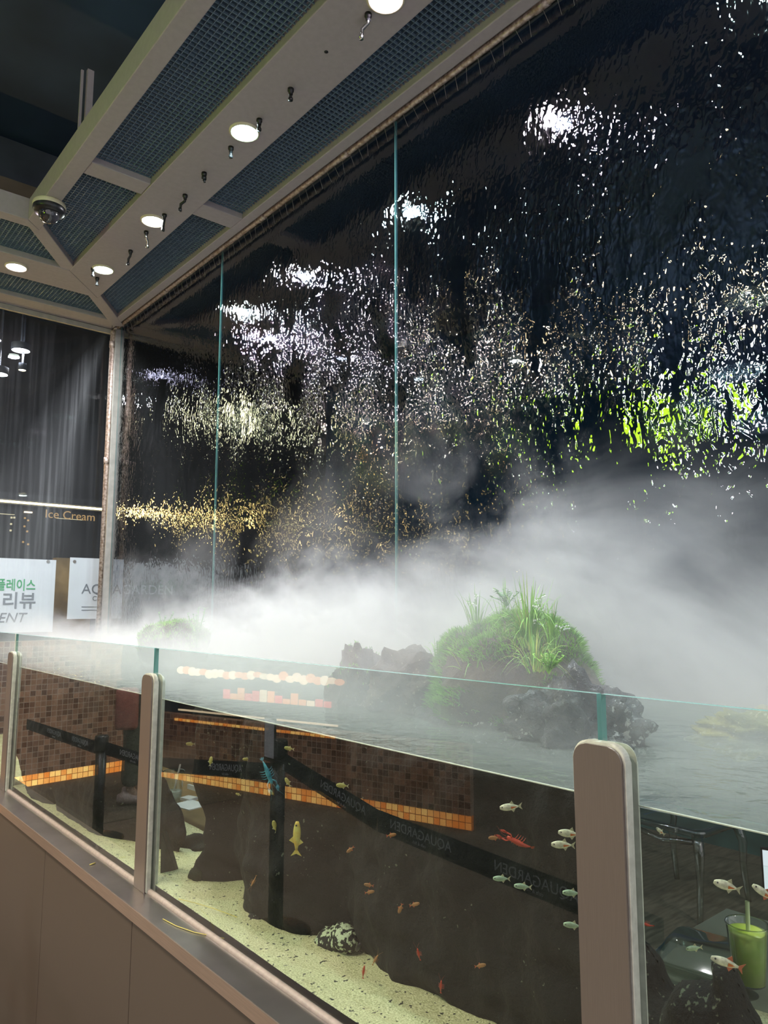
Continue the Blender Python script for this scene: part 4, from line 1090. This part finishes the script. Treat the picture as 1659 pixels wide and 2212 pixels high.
def loft(bm, rings):
    rr = [[bm.verts.new(q) for q in r] for r in rings]
    for a, b in zip(rr, rr[1:]):
        for k in range(len(a)): bm.faces.new((a[k], a[(k+1) % len(a)], b[(k+1) % len(b)], b[k]))
    return rr
r_ = loft(bm, [rrect(.078, .10, .02, 0), rrect(.085, .11, .03, .035), rrect(.098, .122, .03, .038), rrect(.098, .122, .03, .042)]); bm.faces.new(r_[0])
meshobj('base', bm, 'cup_plastic', t, True)
bm = B(); r_ = loft(bm, [rrect(.098, .122, .03, .043), rrect(.085, .11, .03, .046), rrect(.065, .09, .03, .085)]); bm.faces.new(r_[-1]); meshobj('lid', bm, 'cup_plastic', t, True)
def flat_item(name, label, x, y, X, w, d, h, material, rz=0, cat='paper'):
    b = px(x, y, X=X); bm = B(); box(bm, -d/2, -w/2, 0, d/2, w/2, h)
    o = meshobj(name, bm, material); o.location = b; o.rotation_euler = (0, 0, rz); return tag(o, label, cat)
flat_item('menu_card', 'folded bright menu card standing at the back of the rock gap', 415, 1706, 1.62, .07, .01, .02, 'paper_bright', .1, 'menu')
o = flat_item('game_board', 'white printed leaflet lying in the rock gap', 411, 1740, 1.53, .13, .11, .004, 'paper_bright', .2, 'leaflet')
flat_item('napkin_stack', 'folded green-white packet on the leaflet in the rock gap', 408, 1728, 1.57, .06, .05, .012, 'paper', .3, 'packet')
t = thing('glowing_paper', 'white paper made to glow at the right edge behind the tank', 'page', tuple(px(1712, 1948, X=2.2)), rz=.3)
bm = B(); box(bm, -.006, -.07, 0, .006, .07, .13, bevel=.003); meshobj('page_backing', bm, 'black_plastic', t)
bm = B(); box(bm, -.0072, -.065, .006, -.0065, .065, .124); meshobj('page', bm, 'glow_white', t)  # stands for white paper; the glow is put into its material
# clear chairs
def ghost_chair(cx, cy_, rz, label):
    t = thing('clear_chair', label, 'chair', (cx, cy_, 0), rz=rz, group='clear acrylic chairs behind the tank')
    S = .205; SH = .44
    for sx in (-1, 1):
        for sy in (-1, 1):
            bm = B(); lean = .035*sx
            tube(bm, [(sx*S*.93, sy*S*.9, SH-.02), (sx*S*1.04, sy*S*1.0, SH-.12), (sx*S*.98+lean*.3, sy*S*.98, .2), (sx*S*1.0+lean, sy*S*1.0, 0)], [.030, .024, .018, .014], 8)
            meshobj('leg', bm, 'cup_plastic', t, True)
    bm = B(); r_ = loft(bm, [rrect(S*1.05, S*1.05, .06, SH-.035), rrect(S*1.08, S*1.08, .06, SH-.01), rrect(S*1.02, S*1.02, .06, SH), rrect(S*.8, S*.8, .06, SH-.012)])
    bm.faces.new(r_[0]); bm.faces.new(r_[-1]); meshobj('seat', bm, 'cup_plastic', t, True)
    bm = B(); tube(bm, [(-S, -S*.8, SH-.06), (-S*1.02, 0, SH-.085), (-S, S*.8, SH-.06)], .014, 8); meshobj('front_apron', bm, 'cup_plastic', t, True)
    bm = B(); pts = [Vector((S, -S*.9, SH)), Vector((S*1.25, -S*1.0, SH+.25))]
    pts += [Vector((S*1.4, S*1.0*math.cos(math.pi-a), SH+.30+.20*math.sin(a))) for a in [k*math.pi/8 for k in range(9)]] + [Vector((S*1.25, S*1.0, SH+.25)), Vector((S, S*.9, SH))]
    tube(bm, pts, .016, 8); meshobj('back_frame', bm, 'cup_plastic', t, True)
    bm = B(); r_ = [bm.verts.new(Vector((S*1.38, S*.62*math.cos(a), SH+.28+.17*math.sin(a)))) for a in [k*math.pi/10 for k in range(20)]]
    f = bm.faces.new(r_); e = bmesh.ops.extrude_face_region(bm, geom=[f]); bmesh.ops.translate(bm, verts=[v for v in e['geom'] if isinstance(v, bmesh.types.BMVert)], vec=(.008, 0, 0))
    meshobj('back_panel', bm, 'cup_plastic', t)
ghost_chair(3.90, 2.11, -.05, 'clear acrylic chair seen just right of the largest clamp')
ghost_chair(3.70, 1.30, .15, 'clear acrylic chair cut off by the right edge')
bm = B(); box(bm, 4.9, -.5, 0, 5.1, 5.4, .85); tag(meshobj('serving_counter', bm, 'teal_box'), 'dark teal counter front behind the clear chairs', 'counter')
# ================================================================== beyond the left glass
YM = 7.5
t = thing('menu_wall', 'black menu wall with warm strip light and small glowing text', 'menu board', (0, YM, 0))
bm = B(); box(bm, -4.2, .06, 0, 2.75, .12, 2.62); meshobj('panel', bm, 'room_dark', t)
bm = B(); box(bm, -4.2, -.02, 2.50, 2.75, .06, 2.545); meshobj('shelf', bm, 'duct_dark', t)
bm = B(); box(bm, -4.2, -.024, 2.515, 2.72, -.02, 2.530); meshobj('strip_light', bm, 'led_warm', t)
bm = B(); q = px(0, 1108, Y=YM); box(bm, q.x-.4, .050, q.z-.004, px(35, 1108, Y=YM).x, .058, q.z+.002); meshobj('underline', bm, 'menu_line', t)
q = px(100, 1109, Y=YM); text('menu_heading', 'Ice Cream', .115, 'menu_text', t, Matrix.Translation((q.x, .05, q.z)) @ Matrix.Rotation(math.pi/2, 4, 'X'), .001)
q = px(125, 1117, Y=YM); bm = B(); box(bm, q.x, .050, q.z-.008, q.x+.25, .058, q.z-.003); meshobj('underline', bm, 'menu_line', t)
bm = B(); q = px(55, 1105, Y=YM); box(bm, q.x, .03, q.z-.006, q.x+.07, .05, q.z+.006); meshobj('bright_label', bm, 'lit_cream', t)
for k, (x, y) in enumerate([(28, 1117), (34, 1117), (27, 1131), (26, 1145), (57, 1118), (64, 1123), (56, 1136), (62, 1147), (53, 1170), (64, 1175)]):
    q = px(x, y, Y=YM); bm = B(); box(bm, q.x-.009, .045, q.z-.009, q.x+.009, .055, q.z+.009, bevel=.003); meshobj('price_mark', bm, 'menu_line' if k < 4 else 'menu_text', t)
# café ceiling lamps beyond the left glass
cafe = [(45, 757, 4.0, .075, 'lamp_white', (1, .95, 1), 14, 'white round ceiling lamp behind the left glass'), (-2, 808, 3.75, .07, 'lamp_white', (1, .95, 1), 8, 'white ceiling lamp cut by the left edge'), (48, 799, 4.0, .03, 'lamp_warm', (1, .85, .6), 0, 'tiny warm spot lamp under the white round one')]
for x, y, z, r, mm, c, wt, lb in cafe:
    q = px(x, y, Z=z) if lb[0] == 'w' else px(x, y, Y=7.4)
    q = px(x, y, Y=7.1)
    t = thing('round_lamp', lb, 'lamp', tuple(q))
    bm = B(); lathe(bm, [(r*1.1, .06), (r*1.1, -.002), (r, -.004)], 24); meshobj('housing', bm, 'duct_dark', t, True)
    bm = B(); lathe(bm, [(r, -.002), (0, -.012)], 24); meshobj('diffuser', bm, mm, t, True)
    bm = B(); tube(bm, [(0, 0, .05), (0, 0, 4.75-q.z)], .008); meshobj('stem', bm, 'duct_dark', t)
    if wt: area(t, c, wt, r*1.8, z=-.03)
for x, y, z, lb in [(-.5, 6.6, 4.2, 'dark ceiling beam beyond the left glass, nearer'), (-.5, 7.2, 4.3, 'dark ceiling beam beyond the left glass, farther')]:
    bm = B(); box(bm, x-3, y-.05, z, x+4, y+.05, z+.15); tag(meshobj('ceiling_rail', bm, 'duct_dark'), lb, 'beam')
# banners
YP = 5.85
def banner(x0, x1, y0, y1, label):
    a = px(x0, y0, Y=YP); b = px(x1, y1, Y=YP)
    t = thing('banner', label, 'banner', (a.x, YP, b.z), group='white banners behind the left glass')
    w = b.x-a.x; h = a.z-b.z
    bm = B(); box(bm, 0, 0, 0, w, .006, h); meshobj('sheet', bm, 'paper', t)
    bm = B(); tube(bm, [(w*.55, .02, -b.z), (w*.55, .02, h-.03)], .010, 8); meshobj('pole', bm, 'steel', t)
    return t, a, b, w, h
def at(t, x, y): q = px(x, y, Y=YP); return q.x-t.location.x, q.z-t.location.z
def btext(t, body, x, y, size, m_, **k):
    u, v = at(t, x, y); return text('lettering', body, size, m_, t, Matrix.Translation((u, -.002, v)) @ Matrix.Rotation(math.pi/2, 4, 'X'), .0005, **k)
t, a, b, w, h = banner(-160, 113, 1199, 1365, 'white banner with green and grey Korean lettering')
btext(t, '플레이스', 77, 1266, .092, 'green_ink', align='RIGHT', bold=.0015).scale.x = .8
btext(t, '중 리뷰', 78, 1300, .128, 'grey_ink', align='RIGHT', bold=.002)
btext(t, 'EVENT', 54, 1335, .098, 'grey_ink', align='RIGHT', shear=.25)
u, v = at(t, 104, 1213); bm = B(); tube(bm, [(u, -.004, v), (u, -.001, v)], .012, 12); meshobj('eyelet', bm, 'steel', t)
t, a, b, w, h = banner(152, 262, 1204, 1336, 'white banner with AQU lettering half hidden by the corner post')
btext(t, 'AQUAGARDEN', 176, 1273, .108, 'grey_ink')
btext(t, 'Cafe', 199, 1293, .05, 'grey_ink')
for y in (1311, 1318):
    u, v = at(t, 176, y); bm = B(); box(bm, u, -.002, v-.003, u+.19, 0, v+.003); meshobj('fine_print', bm, 'grey_ink', t)
u, v = at(t, 161, 1213); bm = B(); tube(bm, [(u, -.004, v), (u, -.001, v)], .012, 12); meshobj('eyelet', bm, 'steel', t)
bm = B(); q = px(120, 1230, Y=6.4); box(bm, q.x, 6.4, 0, q.x+.30, 6.5, 1.95); tag(meshobj('wooden_panel', bm, 'warm_wood'), 'narrow brown wooden panel between the two white banners', 'panel')

# ================================================================== the café on the photographer's side, seen as reflections in the tank glass
def wall_panel(ax, ay, bx_, by, z0, z1, material, name, label, cat, thick=.06, off=0, parent=None):
    d = Vector((bx_-ax, by-ay, 0)); L = d.length
    bm = B(); box(bm, 0, -off-thick, z0, L, -off, z1) if False else box(bm, 0, off, z0, L, off+thick, z1)
    o = meshobj(name, bm, material, parent); o.location = (ax, ay, 0); o.rotation_euler = (0, 0, math.atan2(d.y, d.x))
    if label: tag(o, label, cat)
    return o
def counter(a, b, zt, lb, flip=1):
    # a -> b such that the visible front is on local -y
    t = thing('mosaic_counter', lb, 'counter', (0, 0, 0))
    wall_panel(*a, *b, .10, zt, 'mosaic_brown', 'tiled_front', None, None, .05, 0, t)
    wall_panel(*a, *b, .0, .098, 'mosaic_amber', 'lit_plinth', None, None, .03, .012, t)
    return t
t1 = counter((-.85, 7.14), (.45, 7.02), 1.25, 'brown mosaic counter end with glowing amber foot, facing the camera')
t2 = counter((-1.95, 3.7), (-.85, 7.14), .58, 'long brown mosaic counter with glowing amber foot')
t2.rotation_euler = (0, 0, 0)
a = Vector((-1.70, 4.48)); b = Vector((-.93, 6.9))
wall_panel(-1.60, 4.80, -1.05, 6.52, .52, .54, 'mosaic_amber', 'lit_shelf', 'thin amber glowing ledge halfway up the long counter', 'ledge', .01, -.012)
# lit food display over the counter
t = thing('food_display', 'glowing orange and red food display standing on the long counter', 'display', (-1.38, 5.49, .0), rz=math.atan2(3.44, 1.10))
rd = random.Random(4)
bm = B(); box(bm, -.75, .10, .60, 1.15, .14, 1.18); meshobj('back_board', bm, 'black_plastic', t)
for k in range(26):
    u = -.70+k*.072; z = .95+rd.uniform(-.01, .02)
    bm = B(); bmesh.ops.create_icosphere(bm, subdivisions=2, radius=.042, matrix=Matrix.Translation((u, .07, z)) @ Matrix.Diagonal((1.2, .6, rd.uniform(.6, 1), 1))); meshobj('glowing_pastry', bm, rd.choice(['lit_cream', 'lit_orange', 'lit_cream']), t, True)  # pastries glow by their own material in place of display lighting
for k in range(14):
    u = -.62+k*.085
    bm = B(); box(bm, u, .06, .74, u+.07, .08, .70+rd.uniform(.08, .15), bevel=.005); meshobj('menu_photo', bm, rd.choice(['lit_red', 'lit_orange', 'lit_cream']), t)
bm = B(); box(bm, -.7, .05, .60, 1.1, .06, .615); meshobj('shelf_light', bm, 'lit_cream', t)

# queue posts with belts
def post(x, y, label, sign=False, h=.98):
    t = thing('barrier_post', label, 'barrier post', (x, y, 0), group='black queue barrier posts')
    bm = B(); lathe(bm, [(0, .0), (.165, 0), (.17, .008), (.15, .018), (.05, .03), (0, .03)], 32); meshobj('base', bm, 'black_plastic', t, True)
    bm = B(); tube(bm, [(0, 0, .02), (0, 0, h-.10)], .036, 20); meshobj('pole', bm, 'black_plastic', t, True)
    bm = B(); lathe(bm, [(.044, h-.10), (.046, h-.09), (.046, h-.01), (.040, h), (0, h)], 20); meshobj('belt_head', bm, 'black_plastic', t, True)
    if sign:
        bm = B(); box(bm, .045, -.05, h-.10, .052, .05, h+.12, bevel=.002); meshobj('sign_holder', bm, 'black_plastic', t)
        bm = B(); box(bm, .0525, -.042, h-.08, .0545, .042, h+.10); meshobj('sign_paper', bm, 'paper', t)
post(-.05, 3.20, 'black barrier post reflected in the tank centre with a small sign', True, .90)
post(.09, 5.20, 'black barrier post reflected near the left end of the tank', False, .68)
def belt(a, b, w, label, texts):
    a = Vector(a); b = Vector(b); d = b-a; L = d.length
    t = thing('barrier_belt', label, 'belt', tuple(a), group='black printed queue belts')
    x = d.normalized(); z = Vector((0, 0, 1)); y = z.cross(x).normalized(); z = x.cross(y)
    t.rotation_euler = Matrix((x, y, z)).transposed().to_euler()
    bm = B(); box(bm, 0, -.001, -w/2, L, .001, w/2); meshobj('webbing', bm, 'black_belt', t)
    for u in texts:
        # printing faces the tank (+X side)
        s = -1
        M = Matrix.Translation((u, -.0022, .006)) @ Matrix.Rotation(math.pi/2, 4, 'X')
        text('printing', 'AQUAGARDEN', .050, 'white_print', t, M, .0004, align='CENTER')
        M = Matrix.Translation((u, -.0022, -.026)) @ Matrix.Rotation(math.pi/2, 4, 'X')
        text('printing', 'cafe & fish', .018, 'white_print', t, M, .0004, align='CENTER')
# direction from -Y to +Y has local y pointing to -X, so local -y faces the tank
belt((0, 1.15, .655), (-.02, 2.40, .690), .085, 'black belt section crossing in front of the rock wall', [.45, 1.0])
belt((-.02, 2.405, .690), (-.05, 3.14, .80), .085, 'black belt rising to the post with the sign', [.25])
belt((-.05, 3.26, .735), (-.02, 4.50, .58), .085, 'black belt sagging between the two posts', [.45])
belt((.0, 4.505, .58), (.08, 5.15, .60), .085, 'short black belt reaching the far post', [.28])
belt((.10, 5.25, .59), (.10, 6.95, .55), .085, 'black belt from far post to the mosaic counter', [.35, .95])

# person standing at the counter
def person(x, y, rz):
    t = thing('person', 'person in dark jacket and olive trousers with pinkish trainers beside the queue post', 'person', (x, y, 0), rz=rz)
    def skin(name, verts, edges, radii, material, sub=2, root=0):
        me = bpy.data.meshes.new(name); me.from_pydata([Vector(v) for v in verts], edges, [])
        o = link(bpy.data.objects.new(name, me)); o.parent = t
        md = o.modifiers.new('skin', 'SKIN'); md.use_smooth_shade = True
        for i, r in enumerate(radii):
            me.skin_vertices[0].data[i].radius = r if isinstance(r, tuple) else (r, r)
            me.skin_vertices[0].data[i].use_root = (i == root)
        s = o.modifiers.new('sub', 'SUBSURF'); s.levels = sub; s.render_levels = sub
        me.materials.append(MATS[material]); return o
    # one continuous body (skin), clothes over it
    V = [(0, 0, .93), (0, 0, 1.10), (0, 0, 1.30), (0, 0, 1.42), (0.02, 0, 1.50), (.03, 0, 1.56), (.03, 0, 1.66)]
    E_ = [(0, 1), (1, 2), (2, 3), (3, 4), (4, 5), (5, 6)]
    R_ = [(.12, .15), (.10, .13), (.12, .16), (.09, .13), .055, (.075, .07), (.085, .075)]
    for s in (-1, 1):
        k = len(V)
        V += [(0, s*.09, .88), (.01, s*.10, .50), (-.01, s*.105, .12), (.06, s*.11, .05)]
        E_ += [(0, k), (k, k+1), (k+1, k+2), (k+2, k+3)]; R_ += [.085, .055, .038, .034]
        k = len(V)
        V += [(0, s*.17, 1.40), (-.01, s*.22, 1.14), (.10, s*.21, .92), (.14, s*.205, .84)]
        E_ += [(3, k), (k, k+1), (k+1, k+2), (k+2, k+3)]; R_ += [.055, .042, .028, (.022, .036)]
    body = skin('body', V, E_, R_, 'skin')
    for s in (-1, 1):
        for f_ in range(4):
            yy = s*.205+(f_-1.5)*.017
            V2 = [(.145, yy, .83), (.165, yy, .79), (.170, yy, .755+.006*abs(f_-1.5)), (.158, yy, .735+.006*abs(f_-1.5))]
            o = skin('finger', V2, [(0, 1), (1, 2), (2, 3)], [.009, .0085, .008, .007], 'skin', 1)
        skin('thumb', [(.145, s*.175, .84), (.165, s*.158, .81), (.175, s*.155, .78)], [(0, 1), (1, 2)], [.010, .009, .008], 'skin', 1)
    V = [(0, 0, .92), (0, .09, .86), (.01, .105, .50), (-.01, .11, .13), (0, -.09, .86), (.01, -.105, .50), (-.01, -.11, .13)]
    skin('trousers', V, [(0, 1), (1, 2), (2, 3), (0, 4), (4, 5), (5, 6)], [(.13, .16), .11, .09, .08, .11, .09, .08], 'trousers')
    V = [(0, 0, .86), (0, 0, 1.15), (0, 0, 1.38), (0, .2, 1.38), (-.01, .245, 1.14), (.09, .23, .93), (0, -.2, 1.38), (-.01, -.245, 1.14), (.09, -.23, .93), (.01, 0, 1.47)]
    skin('jacket', V, [(0, 1), (1, 2), (2, 3), (3, 4), (4, 5), (2, 6), (6, 7), (7, 8), (2, 9)], [(.15, .19), (.14, .18), (.13, .17), .075, .062, .05, .075, .062, .05, .07], 'jacket')
    bm = B(); bmesh.ops.create_uvsphere(bm, u_segments=20, v_segments=14, radius=1, matrix=Matrix.Translation((.005, 0, 1.69)) @ Matrix.Diagonal((.112, .098, .10, 1))); meshobj('hair', bm, 'hair', t, True)
    for s in (-1, 1):
        bm = B()
        loft_ = []
        for u, w, h in ((-.10, .034, .075), (-.05, .042, .10), (0, .045, .085), (.07, .048, .065), (.13, .045, .05), (.175, .025, .03)):
            loft_.append([Vector((u, s*.115+w*math.cos(a), .012+h*.5+h*.5*math.sin(a))) for a in [k*math.pi/6 for k in range(12)]])
        r_ = loft(bm, loft_); bm.faces.new(r_[0][::-1]); bm.faces.new(r_[-1]); meshobj('shoe', bm, 'shoe_pink', t, True)
    bm = B(); box(bm, -.12, .20, .60, .05, .30, .92, bevel=.03); meshobj('bag', bm, 'bag_coral', t, True)
person(-.47, 6.0, math.radians(-150))
# second white shoe of a neighbour is left to the fog

# light of the café behind the photographer
for (x, y, z, wt, lb) in [(-.5, 5.6, 3.4, 60, 'warm white café lamp above the queue'), (-.4, 3.6, 3.5, 40, 'warm white café lamp above the belts'), (-.6, 1.2, 3.4, 30, 'warm white café lamp above the photographer')]:
    cafe_lamp(x, y, z, .06, 'lamp_warm', (1, .86, .70), wt, lb)
# added fill lamp out of view, brightens the cup and the clear chairs
cafe_lamp(2.9, -.5, 3.2, .06, 'lamp_warm', (1, .95, .85), 60, 'added fill lamp out of view for the clear chairs behind the water glass')

# ================================================================== fog over the water
bm = B(); box(bm, 1.012, -.2, ZW+.008, 1.992, 5.45, 2.42)
tag(meshobj('fog_bank', bm, 'fog'), 'drifting white fog lying over the tank water', 'fog', kind='stuff')
